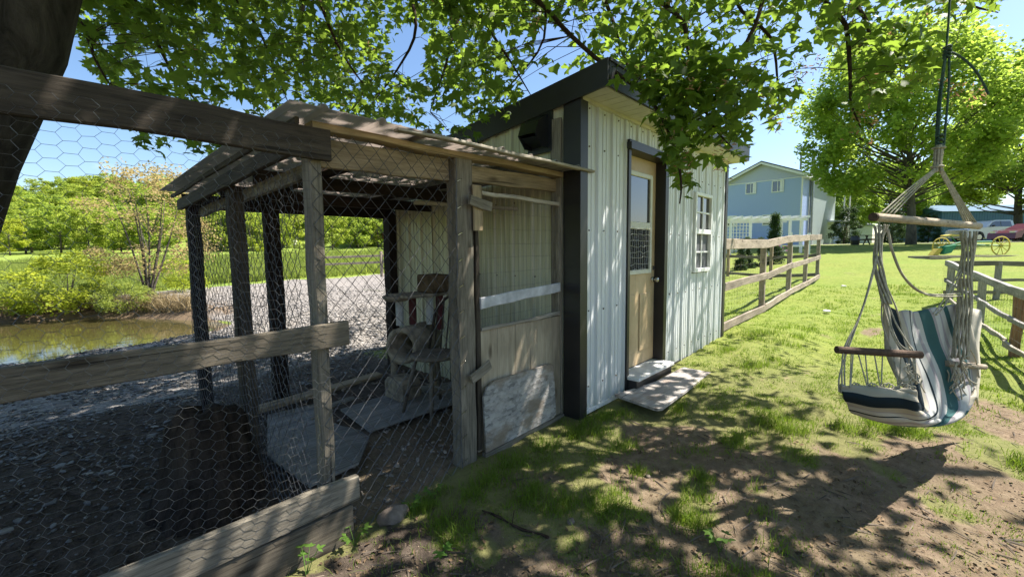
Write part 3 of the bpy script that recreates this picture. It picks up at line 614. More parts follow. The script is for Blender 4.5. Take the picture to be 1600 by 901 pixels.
# wall vent on the side, and the long board beside the pen door
ve = MB().box(XS-.045, XS-.02, 2.12, 2.37, 2.03, 2.345); 
ve.prism([(XS-.045, 2.16, 2.32), (XS-.16, 2.16, 2.25), (XS-.20, 2.16, 2.15), (XS-.12, 2.16, 2.06), (XS-.045, 2.16, 2.06)], (0, .012, 0)); ve.prism([(XS-.045, 2.33, 2.32), (XS-.16, 2.33, 2.25), (XS-.20, 2.33, 2.15), (XS-.12, 2.33, 2.06), (XS-.045, 2.33, 2.06)], (0, .012, 0))
ve.add([(XS-.045, 2.172, 2.32), (XS-.16, 2.172, 2.25), (XS-.16, 2.33, 2.25), (XS-.045, 2.33, 2.32), (XS-.20, 2.172, 2.15), (XS-.20, 2.33, 2.15)], [(0, 1, 2, 3), (1, 4, 5, 2)])
vent = ve.build('wall_vent', BLACK, shed)
for k in range(3): MB().prism([(XS-.05-.04*k, 2.175, 2.08+.012*k), (XS-.085-.04*k, 2.175, 2.115+.012*k), (XS-.088-.04*k, 2.175, 2.11+.012*k), (XS-.053-.04*k, 2.175, 2.075+.012*k)], (0, .153, 0)).build('louvre', BLACK, vent)
plank('board', (XS-.032, 2.085, -.2), (XS-.032, 2.085, 2.27), .10, .022, W_GREY, shed, up=(0, 1, 0))

# slab in front of the door
slab = MB().prism([(3.30, 1.835, -.045), (3.215, 1.44, -.045), (3.222, 1.405, -.045), (3.26, 1.385, -.045), (4.55, 1.43, -.045), (4.57, 1.725, -.045), (3.9, 1.725, -.045)], (0, 0, .022))
slab = tag(slab.build('step_board', W_STEP, None, origin=(3.9, 1.6, -.04)), 'worn flat board lying on the grass before the beige shed door', 'step board')
for x in (3.5, 4.35): MB().box(x-.09, x+.09, 1.47, 1.7, -.13, -.046).build('support_block', W_DARK, slab)

# ---------------------------------------------------------------- the wire pen
pen = thing('animal_pen', (1.85, 3.2, -.15), 'lean-to wire pen of grey posts and chain link under corrugated roofing, against the shed', 'animal pen')
def post(parent, x, y, z0, z1, wx, wy, mat, name='post', tilt=(0, 0)): return plank(name, (x, y, z0), (x+tilt[0], y+tilt[1], z1), wx, wy, mat, parent, up=(1, 0, 0), n=10, rough=.003, c=.006)
post(pen, .868, 2.075, -.3, 1.80, .056, .09, W_GREY); post(pen, 1.768, 2.07, -.3, 1.82, .138, .09, W_GREY)
post(pen, .868, 3.27, -.3, 1.68, .09, .085, W_DARK); post(pen, .868, 4.5, -.35, 1.70, .09, .09, W_BLACK); post(pen, 1.478, 4.5, -.35, 1.72, .13, .09, W_BLACK); post(pen, 2.755, 4.5, -.3, 1.72, .10, .14, W_BLACK)
plank('beam', (.90, 2.095, 1.715), (1.69, 2.095, 1.735), .135, .038, W_TAN, pen); plank('beam', (1.845, 2.10, 1.735), (2.785, 2.10, 1.755), .10, .04, W_TAN, pen)
plank('beam', (.86, 2.06, 1.822), (2.785, 2.06, 1.832), .035, .09, W_TAN, pen); plank('trim_strip', (1.2, 1.868, 1.838), (2.96, 1.858, 1.856), .016, .045, W_PALE, pen)
plank('beam', (.80, 4.5, 1.685), (2.80, 4.5, 1.695), .12, .04, W_BLACK, pen, n=4); plank('beam', (.90, 3.0, 1.715), (2.79, 3.0, 1.72), .09, .04, W_BLACK, pen, n=4); plank('beam', (.90, 3.75, 1.70), (2.79, 3.75, 1.705), .09, .04, W_BLACK, pen, n=4)
plank('beam', (.80, 2.10, 1.735), (.80, 4.62, 1.66), .085, .03, W_DARK, pen); plank('beam', (.775, 1.98, 1.815), (.775, 4.75, 1.745), .032, .02, W_DARK, pen)
plank('beam', (.92, 2.16, 1.655), (.92, 4.45, 1.595), .07, .035, W_GREY, pen)
for x in (1.35, 2.25): plank('rafter', (x, 2.12, 1.79), (x, 4.7, 1.752), .035, .06, W_BLACK, pen, n=3)
plank('rail', (2.0, 2.9, 1.63), (2.78, 2.5, 1.60), .03, .03, W_PALE, pen, n=3)
def roofsheet(x0, x1, mat, dz=0):
    P = []; x = x0; per = .272
    pat = [(0, 0), (.014, .016), (.034, .016), (.048, 0), (.11, 0), (.120, .004), (.13, 0), (.19, 0), (.20, .004), (.21, 0)]
    k = math.floor(x0/per)-1; P.append((x0, 0))
    while k*per < x1:
        P += [(k*per+a, h) for a, h in pat if x0 < k*per+a < x1]; k += 1
    P.append((x1, 0)); V = []; ny = 12
    for j in range(ny+1):
        y = 1.845+(4.80-1.845)*j/ny
        for (x, h) in P: V.append((x, y+(.003*math.sin(x*9) if j == 0 else 0), 1.853-.018*(y-1.845)+h+dz+.002*math.sin(y*2.3+x)))
    n = len(P); Fc = [(j*n+i, j*n+i+1, (j+1)*n+i+1, (j+1)*n+i) for j in range(ny) for i in range(n-1)]
    o = MB().add(V, Fc).build('roof_sheet', mat, pen); md = o.modifiers.new('solid', 'SOLIDIFY'); md.thickness = .0025; return o
roofsheet(.70, 1.42, ROOFT, .0); roofsheet(1.36, 2.30, ROOFT, .003); roofsheet(2.24, 2.785, ROOFM, .006)
def chainlink(name, O, a, L, z0, z1, parent, w=.085, h=.095, r=.0017, nrm=(0, -1, 0), r3=3):
    O = Vector(O); a = Vector(a); nrm = Vector(nrm); mb = MB(); k = 0; s = 0; nz_ = int((z1-z0)/(h/2))
    Vs = []; Fs = []; off = 0
    while s < L:
        pts = []
        for j in range(nz_+1):
            zz = z0+j*h/2; q = s+(w/2 if j % 2 == 0 else 0); q = min(max(q, 0), L)
            P = O+a*(q+.0022*math.sin(zz*5+k*1.7)+.004*math.sin(zz*2.1)+.004*math.sin(k*.9))+nrm*(r*1.3*(1 if (j+k) % 2 else -1)+.008*math.sin(zz*2.7+s*3)); pts.append((P.x, P.y, zz+.003*math.sin(s*11)))
        mb2 = MB().tube(pts, r, r3, False); Vs += mb2.v; Fs += [tuple(i+off for i in f) for f in mb2.f]; off = len(Vs); 
        pts2 = []
        for j in range(nz_+1):
            zz = z0+j*h/2; q = s+(w/2 if j % 2 == 0 else w); q = min(max(q, 0), L)
            P = O+a*(q+.0022*math.sin(zz*5+k*1.7)+.004*math.sin(zz*2.1)+.004*math.sin(k*.9+.45))+nrm*(r*1.3*(-1 if (j+k) % 2 else 1)+.008*math.sin(zz*2.7+s*3)); pts2.append((P.x, P.y, zz+.003*math.sin(s*11)))
        mb2 = MB().tube(pts2, r, r3, False); Vs += mb2.v; Fs += [tuple(i+off for i in f) for f in mb2.f]; off = len(Vs)
        s += w; k += 1
    mb.v = Vs; mb.f = Fs; return tag(mb.build(name, WIRE, parent), kind='stuff')
chainlink('chain_link_mesh', (.84, 2.02, 0), (1, 0, 0), .86, -.2, 1.80, pen, r=.0021)
chainlink('chain_link_mesh', (.818, 2.12, 0), (0, 1, 0), 2.42, -.2, 1.66, pen, nrm=(-1, 0, 0), r=.0018)
chainlink('chain_link_mesh', (.92, 4.56, 0), (1, 0, 0), 1.82, -.2, 1.62, pen, r=.0017)
st = MB()
for z in [i*.16-.1 for i in range(12)]: st.tube([(1.70, 2.012, z), (1.74, 2.012, z+.02), (1.72, 2.0, z+.01)], .002, 4)
tag(st.build('wire_staples', CHROME, pen), kind='stuff')
# gate leaf of the pen: plywood below, welded wire window above
PX0, PX1, PY = 1.865, 2.785, 2.045
plank('plywood_panel', ((PX0+PX1)/2, PY+.009, -.10), ((PX0+PX1)/2, PY+.009, .715), PX1-PX0, .018, W_PLY, pen, up=(1, 0, 0), n=3, rough=.0005)
plank('base_board', (1.90, 2.03, -.165), (2.79, 2.03, -.15), .11, .035, W_GREY, pen); plank('gate_frame', (PX0+.01, PY+.0, -.08), (PX0+.01, PY, 1.66), .035, .03, W_DARK, pen, up=(1, 0, 0)); plank('gate_frame', (PX1-.015, PY+.005, .72), (PX1-.015, PY+.005, 1.66), .035, .03, W_GREY, pen, up=(1, 0, 0))
plank('gate_frame', (PX0+.03, PY-.005, 1.615), (PX1-.035, PY-.005, 1.60), .028, .03, W_PALE, pen); plank('gate_frame', (PX0+.03, PY-.012, .728), (PX1-.035, PY-.012, .740), .024, .022, W_PALE, pen)
plank('slat', (1.885, PY-.022, .905), (2.745, PY-.022, .95), .072, .018, simple('whitish_slat', (.50, .50, .52), .8, 0, .2, 9, .2), pen)
ww = MB()
for i in range(20): x = PX0+.05+i*.0445; ww.tube([(x+rng.gauss(0, .002), PY-.008, .74), (x+rng.gauss(0, .003), PY-.01, 1.2), (x+rng.gauss(0, .002), PY-.008, 1.60)], .0009, 3, False)
for j in range(9): z = .80+j*.098; ww.tube([(PX0+.03, PY-.009, z), ((PX0+PX1)/2, PY-.012, z+rng.gauss(0, .006)), (PX1-.03, PY-.009, z+.01)], .0009, 3, False)
tag(ww.build('welded_wire', WIRE, pen), kind='stuff')
rc = [(1.89, -.095), (2.63, -.075), (2.66, -.05), (2.63, .345), (2.60, .365), (1.98, .375), (1.91, .345), (1.875, .29)]
MB().prism([(x, 1.995, z) for x, z in rc], (0, .014, 0)).build('flake_board_patch', OSB, pen); 
plank('latch_backing', (1.855, 2.0, 1.37), (1.845, 2.0, 1.65), .075, .02, W_TAN, pen, up=(1, 0, 0), n=2); plank('latch', (1.765, 1.975, 1.555), (1.945, 1.975, 1.515), .06, .02, W_GREY, pen, n=2); plank('latch', (1.76, 1.985, .435), (1.925, 1.985, .50), .06, .02, W_GREY, pen, n=2)

# ---------------------------------------------------------------- wire fence running off the pen to the left
fen = thing('wire_fence', (.4, 2.0, -.2), 'grey board fence covered in hexagonal poultry wire, joined to the pen corner', 'fence')
plank('top_rail', (-1.9, 2.0, 1.735), (.925, 2.0, 1.728), .135, .038, W_DARK, fen, n=12, rough=.004); plank('middle_rail', (-1.9, 1.995, .845), (.968, 1.995, .85), .108, .038, W_MID, fen, n=12, rough=.003)
plank('bottom_board', (-1.9, 1.99, .062), (.985, 1.99, .062), .135, .040, W_GREY, fen, n=12, rough=.003); plank('bottom_board', (-1.9, 1.992, -.10), (.95, 1.992, -.108), .19, .034, W_MID, fen, n=12, rough=.003)
post(fen, -1.9, 2.06, -.4, 1.8, .09, .09, W_DARK)
def hexwire(name, x0, x1, z0, z1, y, parent, w=.060, h=.040, r=.00062):
    Vs = []; Fs = []; nx = int((x1-x0)/(w*.76)); nz_ = int((z1-z0)/h); pt = {}
    def P(i, j, k):  # k: 0 left end of the flat edge, 1 right end
        key = (i, j, k)
        if key not in pt:
            x = x0+i*w*.76+(k*.5)*w+rng.gauss(0, .0012); z = z0+(j+(.5 if i % 2 else 0))*h+rng.gauss(0, .0012)
            pt[key] = (x+.01*math.sin(z*3), y+.004*math.sin(x*7+z*5)+rng.gauss(0, .0008), z+.004*math.sin(x*4))
        return pt[key]
    mb = MB()
    for i in range(nx):
        for j in range(nz_):
            a, b = P(i, j, 0), P(i, j, 1); mb.tube([a, b], r*1.35, 3, False)
            if i+1 < nx:
                j0 = j if i % 2 else j-1
                for jj_ in (j0, j0+1):
                    if 0 <= jj_ < nz_: mb.tube([b, P(i+1, jj_, 0)], r, 3, False)
    return tag(mb.build(name, HEX, parent), kind='stuff')
hexwire('poultry_wire', -1.3, .93, .0, 1.76, 1.966, fen)
wr_ = MB(); wr_.tube([(.79, 1.96, .50), (.80, 1.955, .42), (.785, 1.955, .38), (.80, 1.95, .33), (.782, 1.955, .28), (.785, 1.95, .22)], .0011, 4); wr_.tube([(.79, 1.95, .36), (.81, 1.95, .32), (.79, 1.95, .27)], .0012, 4); wr_.build('twisted_wire_end', CHROME, fen)

# ---------------------------------------------------------------- what stands in the pen
FUR = simple('grubby_beige_plush', (.34, .285, .21), .98, 0, .3, 14, 1.0, .1)
cat = thing('cat_tree', (2.2, 3.38, -.17), 'grubby beige plush cat tree with tunnel and posts, standing inside the pen', 'cat tree')
MB().box(1.95, 2.50, 3.16, 3.62, -.15, -.10, c=.015).build('base', FUR, cat)
t = MB(); n = 18; ax = Vector((-.93, -.36, 0)); sd2 = Vector((-ax.y, ax.x, 0)); c0 = Vector((2.30, 3.38, .40))
for rr_, e in ((.165, 0), (.165, 1), (.125, 1), (.125, 0)):
    for k in range(n): q = 2*math.pi*k/n; t.v.append(tuple(c0+ax*(.22 if e else -.22)+(sd2*math.cos(q)+Vector((0, 0, 1))*math.sin(q))*(rr_+rng.gauss(0, .004))))
t.f = [(a*n+k, a*n+(k+1) % n, ((a+1) % 4)*n+(k+1) % n, ((a+1) % 4)*n+k) for a in range(4) for k in range(n)]
t.build('tunnel', FUR, cat, smooth=True)
MB().box(2.02, 2.26, 3.22, 3.50, -.10, .10, c=.03).build('cubby', FUR, cat)
POLE = simple('white_rope_post', (.50, .49, .46), .9, 0, .1, 30, .5); REDP = simple('dark_red_post', (.10, .02, .02), .8, 0, .2, 20, .3)
for (px_, py_), z0, z1, m_ in [((2.40, 3.25), -.10, .24, FUR), ((2.18, 3.56), -.1, .27, FUR), ((2.20, 3.47), .56, .83, POLE), ((2.42, 3.3), .56, .86, POLE), ((2.31, 3.42), .56, .83, REDP), ((2.52, 3.28), .5, .86, REDP)]:
    MB().tube([(px_, py_, z0), (px_, py_, z1)], .036, 12).build('post', m_, cat, smooth=False)
MB().box(2.10, 2.60, 3.20, 3.52, .83, .86, c=.01).build('shelf', FUR, cat); MB().box(2.36, 2.58, 3.18, 3.42, .86, 1.03, c=.015).build('top_box', simple('brown_plush', (.13, .09, .055), .98, 0, .3, 14, .8, .1), cat)
MB().lathe((2.14, 3.42, .79), [(.02, 0), (.10, .01), (.13, .05), (.115, .06), (.09, .03), (.02, .02)], 16).build('hammock_bed', FUR, cat, smooth=True)
chm = wood('old_chair_wood', (.10, .085, .065), (.24, .21, .17)); chd = W_DARK
chr_ = thing('spindle_chair', (2.14, 2.84, -.13), 'old grey wooden spindle back chair standing inside the pen', 'chair')
MB().lathe((2.12, 2.84, .375), [(.0, 0), (.185, 0), (.20, .012), (.20, .026), (.185, .034), (.0, .03)], 24).build('seat', chm, chr_)
for dx, dy in ((-.13, -.13), (-.13, .13), (.13, -.13), (.13, .13)):
    MB().tube([(2.12+dx*.8, 2.84+dy*.8, .38), (2.12+dx*1.15, 2.84+dy*1.15, .16), (2.12+dx*1.5, 2.84+dy*1.5, -.10)], [.013, .019, .013], 8).build('leg', chm, chr_, smooth=True)
MB().tube([(1.97, 2.69, .12), (2.27, 2.69, .12)], .010, 6).build('stretcher', chm, chr_); MB().tube([(1.97, 2.99, .12), (2.27, 2.99, .12)], .010, 6).build('stretcher', chm, chr_); MB().tube([(2.12, 2.69, .12), (2.12, 2.99, .12)], .010, 6).build('stretcher', chm, chr_)
for k in range(7):
    q = (k-3)*.30; bx_, by_ = 2.12+.165*math.cos(q), 2.84+.165*math.sin(q)*1.05; MB().tube([(bx_, by_, .40), (bx_+.07, by_+math.sin(q)*.03, .78+.08*math.cos(q))], .0075, 6).build('spindle', chd, chr_)
MB().tube([(2.12+.165*math.cos(q)+.0*abs(q), 2.84+.19*math.sin(q), z) for q, z in [(-1.15, .40)]]+[(2.12+.165*math.cos(q)+.075, 2.84+.20*math.sin(q), .66+.22*math.cos(q*1.15)) for q in [i*.18 for i in range(-6, 7)]]+[(2.12+.165*math.cos(1.15), 2.84+.19*math.sin(1.15), .40)], .013, 8).build('back_bow', chd, chr_, smooth=True)
def sheet(pts, z, th, mat, name, label, cat_, dz=None):
    dz = dz or [0]*len(pts); c = (sum(p[0] for p in pts)/len(pts), sum(p[1] for p in pts)/len(pts), z)
    o = MB().prism([(x, y, z+d) for (x, y), d in zip(pts, dz)], (0, 0, th)).build(name, mat, None, origin=c); return tag(o, label, cat_)
sheet([(1.20, 4.02), (1.66, 3.98), (1.56, 2.93), (1.28, 2.56), (.95, 2.52), (.94, 3.2)], -.165, .014, W_PLYDARK, 'plywood_sheet', 'large dirty grey sheet lying flat on the pen floor', 'plywood', [0, 0, .0, .03, .03, 0])
sheet([(1.61, 3.50), (1.56, 2.92), (2.46, 2.84), (2.76, 3.30), (2.30, 3.12), (2.3, 3.50)][:4]+[(2.3, 3.52)], -.115, .016, W_PLYDARK, 'plywood_sheet', 'brownish plywood sheet raised above the pen floor before the cat tree', 'plywood', [.01, .0, .03, .03, .02])
def loose(name, p0, p1, w_, t_, mat, label, cat_, up=(0, 0, 1), n=4): o = plank(name, p0, p1, w_, t_, mat, None, up=up, n=n); return tag(o, label, cat_)
loose('loose_plank', (1.12, 4.12, -.12), (2.36, 4.16, -.08), .035, .14, W_TAN, 'pale plank lying across the back of the pen floor', 'plank')
loose('loose_plank', (1.58, 3.74, -.135), (2.05, 3.76, -.12), .03, .11, W_GREY, 'short grey plank lying between plywood sheet and cat tree', 'plank')
stp = MB(); cx_, cy_ = .55, 2.93; n = 26; prof = [(.34, -.28), (.27, -.12), (.23, .0), (.205, .12), (.19, .22), (.18, .29), (.15, .335), (.09, .34), (0.01, .31)]
for rr_, z in prof:
    for k in range(n): q = 2*math.pi*k/n; e = 1+.12*math.sin(3*q+1)+.07*math.sin(7*q+z*3)+rng.gauss(0, .02); stp.v.append((cx_+rr_*e*math.cos(q), cy_+rr_*e*math.sin(q), z+(.05*math.cos(q+2)+.03*math.sin(4*q) if z > .2 else 0)))
stp.f = [(a*n+k, a*n+(k+1) % n, (a+1)*n+(k+1) % n, (a+1)*n+k) for a in range(len(prof)-1) for k in range(n)]
tag(stp.build('tree_stump', bark('rotten_stump_bark', (.014, .010, .008), (.075, .055, .042), 11), None, True, origin=(cx_, cy_, -.2)), 'dark rotten tree stump behind the poultry wire next to the pen corner', 'tree stump')
x, y = nr.uniform(.9, 2.7, 700), nr.uniform(2.1, 4.4, 700)
tag(scatter_np('bedding_chips', SHT, np.stack([x, y, ground_z(x, y)+.004], 1), nr.uniform(.012, .05, 700), simple('pale_bedding', (.30, .25, .20), .95, 0, .4, 20, .3), None, .4), 'chips and litter strewn over the dark pen floor', 'litter', kind='stuff')
# rock, twig and little plants by the fence
def rock(c, s, label, seed):
    rg = random.Random(seed); bm_ = []; m_ = MB(); n1, n2 = 7, 12
    for i in range(n1):
        f = math.pi*i/(n1-1)
        for k in range(n2):
            q = 2*math.pi*k/n2; e = 1+.16*mnoise.noise(Vector((math.cos(q)*1.5+seed, math.sin(q)*1.5, f*1.2)))*2; m_.v.append((c[0]+s[0]*math.sin(f)*math.cos(q)*e, c[1]+s[1]*math.sin(f)*math.sin(q)*e, c[2]+s[2]*math.cos(f)*e))
    m_.f = [(i*n2+k, (i+1)*n2+k, (i+1)*n2+(k+1) % n2, i*n2+(k+1) % n2) for i in range(n1-1) for k in range(n2)]
    return tag(m_.build('rock', simple('brown_rock%d' % seed, (.19, .15, .12), .9, 0, .3, 12, .8), None, True, origin=c), label, 'rock')
for (u_, v_), s_, lb in [((612, 800), (.085, .06, .05), 'brown rock at the foot of the chain link mesh'), ((892, 818), (.022, .02, .018), 'small rounded pebble on the bare earth among grass'), ((1012, 752), (.02, .018, .012), 'tiny pale stone on the bare earth between slab and pale tufts')]:
    x_, y_ = gpx(u_, v_, -.15); rock((x_, min(y_, 1.95), gz(x_, y_)+s_[2]*.35), s_, lb, int(u_))
a_ = gpx(755, 806, -.16); b_ = gpx(858, 846, -.16); pts = [(a_[0]+(b_[0]-a_[0])*t+.01*math.sin(t*9), a_[1]+(b_[1]-a_[1])*t+.008*math.cos(t*13), 0) for t in [i/8 for i in range(9)]]
tw = MB().tube([(p[0], p[1], gz(p[0], p[1])+.008) for p in pts], [.004+.002*(i % 3) for i in range(9)], 6); tw.tube([(pts[4][0], pts[4][1], gz(*pts[4][:2])+.01), (pts[4][0]+.07, pts[4][1]+.05, gz(*pts[4][:2])+.03)], .0025, 5)
tag(tw.build('fallen_twig', TWIG, None), 'crooked dark twig lying on the soil before the gate panel', 'twig')
WEED = leafmat('weed_leaf', (.08, .16, .03), (.14, .26, .05), (.35, .55, .08), .4, .5, 3, .01)
def weed(x, y, h, n, label, seed):
    rg = random.Random(seed); z0 = gz(x, y)-.01; t_ = thing('weed', (x, y, z0), label, 'weed'); st_ = MB(); lf = MB()
    for i in range(n):
        q = rg.uniform(0, 6.28); l = h*rg.uniform(.5, 1); tip = Vector((x+math.cos(q)*l*.5, y+math.sin(q)*l*.5, z0+l)); st_.tube([(x, y, z0), tip*.5+Vector((x, y, z0+l*.25))*.5, tip], .0016, 4)
        for s_ in (-1, 0, 1):
            d = Vector((math.cos(q+s_*1.1), math.sin(q+s_*1.1), rg.uniform(-.2, .3))).normalized(); sd_v = d.cross(Vector((0, 0, 1))).normalized(); L_ = rg.uniform(.02, .038)
            lf.add([tip, tip+d*L_*.4+sd_v*L_*.32, tip+d*L_*.8+sd_v*L_*.2, tip+d*L_*1.1-Vector((0, 0, .004)), tip+d*L_*.8-sd_v*L_*.2, tip+d*L_*.4-sd_v*L_*.32], [(0, 1, 2, 3, 4, 5)])
    st_.build('stem', WEED, t_); lf.build('foliage', WEED, t_)
for i, (u_, v_, h, n, lb) in enumerate([(548, 835, .10, 6, 'bright leafed weed at the end of the bottom fence boards'), (478, 890, .12, 6, 'green weed sprouting from dark soil under the bottom boards'), (610, 735, .07, 5, 'little weed growing against the chain link mesh'), (1125, 872, .11, 7, 'spindly green weed standing alone on the bare dirt'), (560, 740, .08, 5, 'weed sprouting behind the end of the upper bottom board'), (690, 868, .07, 4, 'low weed on the shaded soil before the rock')]):
    x_, y_ = gpx(u_, v_, -.16); weed(x_, min(y_, 1.93), h, n, lb, i)

# ---------------------------------------------------------------- garden fences
def rails(parent, pts, zs, t_, mat, name='rail'):
    for a, b in zip(pts[:-1], pts[1:]):
        for zo, ww_ in zs: plank(name, (a[0], a[1], gz(a[0], a[1])+zo), (b[0], b[1], gz(b[0], b[1])+zo+rng.gauss(0, .01)), ww_, t_, mat, parent, n=5, rough=.004)
def wiregrid(parent, a, b, z0, z1, step=.10, hz=.12, r=.0012, name='wire_mesh'):
    a = Vector(a); b = Vector(b); L_ = (b-a).length; m_ = MB(); n = int(L_/step)
    for i in range(n+1):
        p = a.lerp(b, i/n); m_.tube([(p.x, p.y, p.z+z0), (p.x, p.y, p.z+z1)], r, 3, False)
    for j in range(int((z1-z0)/hz)+1): z = z0+j*hz; m_.tube([(a.x, a.y, a.z+z), (b.x, b.y, b.z+z)], r, 3, False)
    return tag(m_.build(name, WIRE, parent), kind='stuff')
gf = thing('garden_fence', (10, 1.95, 0), 'tan three rail garden fence with wire running from the shed towards the blue house', 'fence')
FP = [(6.47, 1.93), (9.2, 1.95), (11.65, 1.95), (13.8, 1.95), (16.3, 2.0)]
rails(gf, FP, [(1.30, .15), (.68, .12), (.09, .12)], .035, W_FENCE)
for i, (x, y) in enumerate(FP): plank('post', (x, y+.06, gz(x, y)-.2), (x, y+.06, gz(x, y)+1.33), .10, .09, W_FENCE if i else W_DARK, gf, up=(1, 0, 0), n=4)
for a, b in zip(FP[:-1], FP[1:]): wiregrid(gf, (a[0], a[1]+.02, gz(*a)), (b[0], b[1]+.02, gz(*b)), .05, 1.28, .15, .13)
pl_ = at(1138, 403, 15.2); FR = [(16.3, 2.0), ((16.3+pl_.x)/2, (2+pl_.y)/2), (pl_.x, pl_.y), (pl_.x-3, pl_.y+4)]
gr_ = thing('garden_fence', (pl_.x, pl_.y, gz(pl_.x, pl_.y)), 'rear run of rail fence crossing the lawn in front of the white pergola', 'fence')
rails(gr_, FR, [(1.28, .13), (.72, .10), (.12, .10)], .035, W_GREY)
for i, (x, y) in enumerate(FR[1:]): plank('post', (x, y, gz(x, y)-.2), (x, y, gz(x, y)+1.30), .10, .09, W_TAN, gr_, up=(1, 0, 0), n=4)
rf_ = thing('rail_fence', (9, -.68, .2), 'low silvery rail fence on the lawn just beyond the hanging chair', 'fence')
RP = [(3.9, -1.17), (5.6, -1.06), (7.5, -.90), (9.2, -.76), (11.7, -.55)]
fz = lambda x: np.interp(x, [3.9, 7.5, 11.7], [.66, .73, .93])
for a, b in zip(RP[:-1], RP[1:]):
    plank('top_rail', (a[0], a[1], fz(a[0])), (b[0], b[1], fz(b[0])), .10, .05, W_SILVER, rf_, n=6, rough=.005)
    plank('middle_rail', (a[0], a[1], fz(a[0])-.33), (b[0], b[1], fz(b[0])-.33), .055, .03, W_SILVER, rf_, n=6, rough=.006)
    plank('bottom_rail', (a[0], a[1]+.02, fz(a[0])-.60), (b[0], b[1]+.02, fz(b[0])-.62), .055, .03, W_PALE, rf_, n=6, rough=.008)
for i, (x, y) in enumerate(RP): plank('post', (x, y-.06, gz(x, y)-.2), (x, y-.06, fz(x)), .10, .08, W_RED if i == 2 else W_SILVER, rf_, up=(1, 0, 0), n=5, rough=.006)
for a, b in zip(RP[:-1], RP[1:]): wiregrid(rf_, (a[0], a[1]+.03, fz(a[0])-.8), (b[0], b[1]+.03, fz(b[0])-.8), .05, .80, .12, .12, .0011)
q1 = Vector((11.7, -.55, .93)); q2 = at(1700, 417, 8.6)
rb_ = thing('rail_fence', tuple(q1.lerp(q2, .5)), 'grey rail fence run crossing the lawn behind the silvery fence corner', 'fence')
for dz_, ww_ in ((0, .09), (-.32, .06), (-.56, .06)): plank('rail', q1+Vector((0, 0, dz_)), q2+Vector((0, 0, dz_+.04)), ww_, .04, W_GREY, rb_, n=6, rough=.005)
for t_ in (.04, .36, .72): p_ = q1.lerp(q2, t_); plank('post', (p_.x, p_.y, -.1), (p_.x, p_.y, p_.z+.03), .09, .09, W_SILVER, rb_, up=(1, 0, 0), n=4)
# far fence at the edge of the gravel yard, seen through the pen
A_ = [gpx(488, 442, -.12), gpx(503, 441, -.12), gpx(597, 438, -.12), gpx(700, 436, -.12)]
yf = thing('yard_fence', (A_[1][0], A_[1][1], -.1), 'brown two rail fence at the far side of the gravel yard', 'fence')
rails(yf, A_[1:], [(1.05, .10), (.72, .10)], .04, W_FENCE)
for i, p_ in enumerate(A_[1:]): plank('post', (p_[0], p_[1], -.4), (p_[0], p_[1], gz(*p_)+1.25), .12, .10, W_FENCE, yf, up=(1, 0, 0), n=3)
tag(plank('white_marker_post', (A_[0][0], A_[0][1], -.4), (A_[0][0], A_[0][1], gz(*A_[0])+1.25), .20, .12, WHITE, None, up=(1, 0, 0), n=3), 'thick white post at the end of the brown two rail fence', 'post')

# ---------------------------------------------------------------- hanging chair
ROPE = simple('cotton_rope', (.44, .40, .31), .95, 0, .2, 60, .6); GROPE = simple('green_polypropylene_rope', (.035, .085, .06), .6, 0, .4, 90, .6)
BARW = wood('spreader_bar_wood', (.30, .24, .18), (.52, .44, .35)); BARD = wood('dark_arm_bar_wood', (.07, .045, .035), (.17, .11, .08))
K = at(1465, 255, 2.45)
hc = thing('hanging_chair', tuple(K), 'striped fabric hanging rope chair with wooden spreader bar, swinging over the lawn', 'hanging chair')
def AT(l): return [at(*p) for p in l]
def strand(pts, r, mat=None, name='rope', n=5, mb=None, tw=0):
    """smooth rope through points; optional twist adds a braided look"""
    P = [Vector(p) for p in pts]; out = []
    for i in range(len(P)-1):
        p0, p1, p2, p3 = P[max(i-1, 0)], P[i], P[i+1], P[min(i+2, len(P)-1)]
        for t in [k/6 for k in range(6)]: out.append(.5*((2*p1)+(p2-p0)*t+(2*p0-5*p1+4*p2-p3)*t*t+(3*p1-p0-3*p2+p3)*t**3))
    out.append(P[-1]); m_ = mb or MB(); m_.tube(out, r, n, True); return m_ if mb else m_.build(name, mat, hc, smooth=True)
# suspension rope to the limb overhead
top = at(1490, -150, 2.55)
strand(AT([(1465, 235, 2.45), (1470, 150, 2.46), (1478, 82, 2.48), (1484, 0, 2.5)])+[top], .006, GROPE, 'suspension_rope'); strand(AT([(1474, 235, 2.45), (1477, 200, 2.45), (1482, 140, 2.46), (1483, 82, 2.48)]), .006, GROPE, 'suspension_rope'); strand(AT([(1462, 235, 2.46), (1465, 170, 2.47), (1473, 110, 2.47), (1478, 80, 2.48)]), .005, GROPE, 'suspension_rope')
strand(AT([(1481, 80, 2.48), (1496, 86, 2.47), (1515, 100, 2.46), (1532, 122, 2.45), (1545, 148, 2.45)]), .0065, GROPE, 'rope_tail')
kn = MB()
for k in range(4): c = at(1480, 74+5*k, 2.48); kn.tube([c+Vector((.016*math.cos(q), .016*math.sin(q), .005*math.sin(q*2+k))) for q in [i*math.pi/5 for i in range(11)]], .0065, 5, False)
for k in range(3): c = at(1468, 212+7*k, 2.45); kn.tube([c+Vector((.014*math.cos(q), .014*math.sin(q), .005*math.sin(q*2+k))) for q in [i*math.pi/5 for i in range(11)]], .0055, 5, False)
kn.build('knot', GROPE, hc, smooth=True)
SLp, SRp = at(1366, 339, 2.28), at(1529, 353, 2.62); sb = MB().tube([SLp, SLp.lerp(SRp, .5), SRp], [.0215, .0215, .0205], 14); sb = sb.build('spreader_bar', BARW, hc, smooth=False)
d_ = (SRp-SLp).normalized(); MB().tube([SLp-d_*.012, SLp+d_*.004], .0228, 14).build('end_cap', BARD, sb)
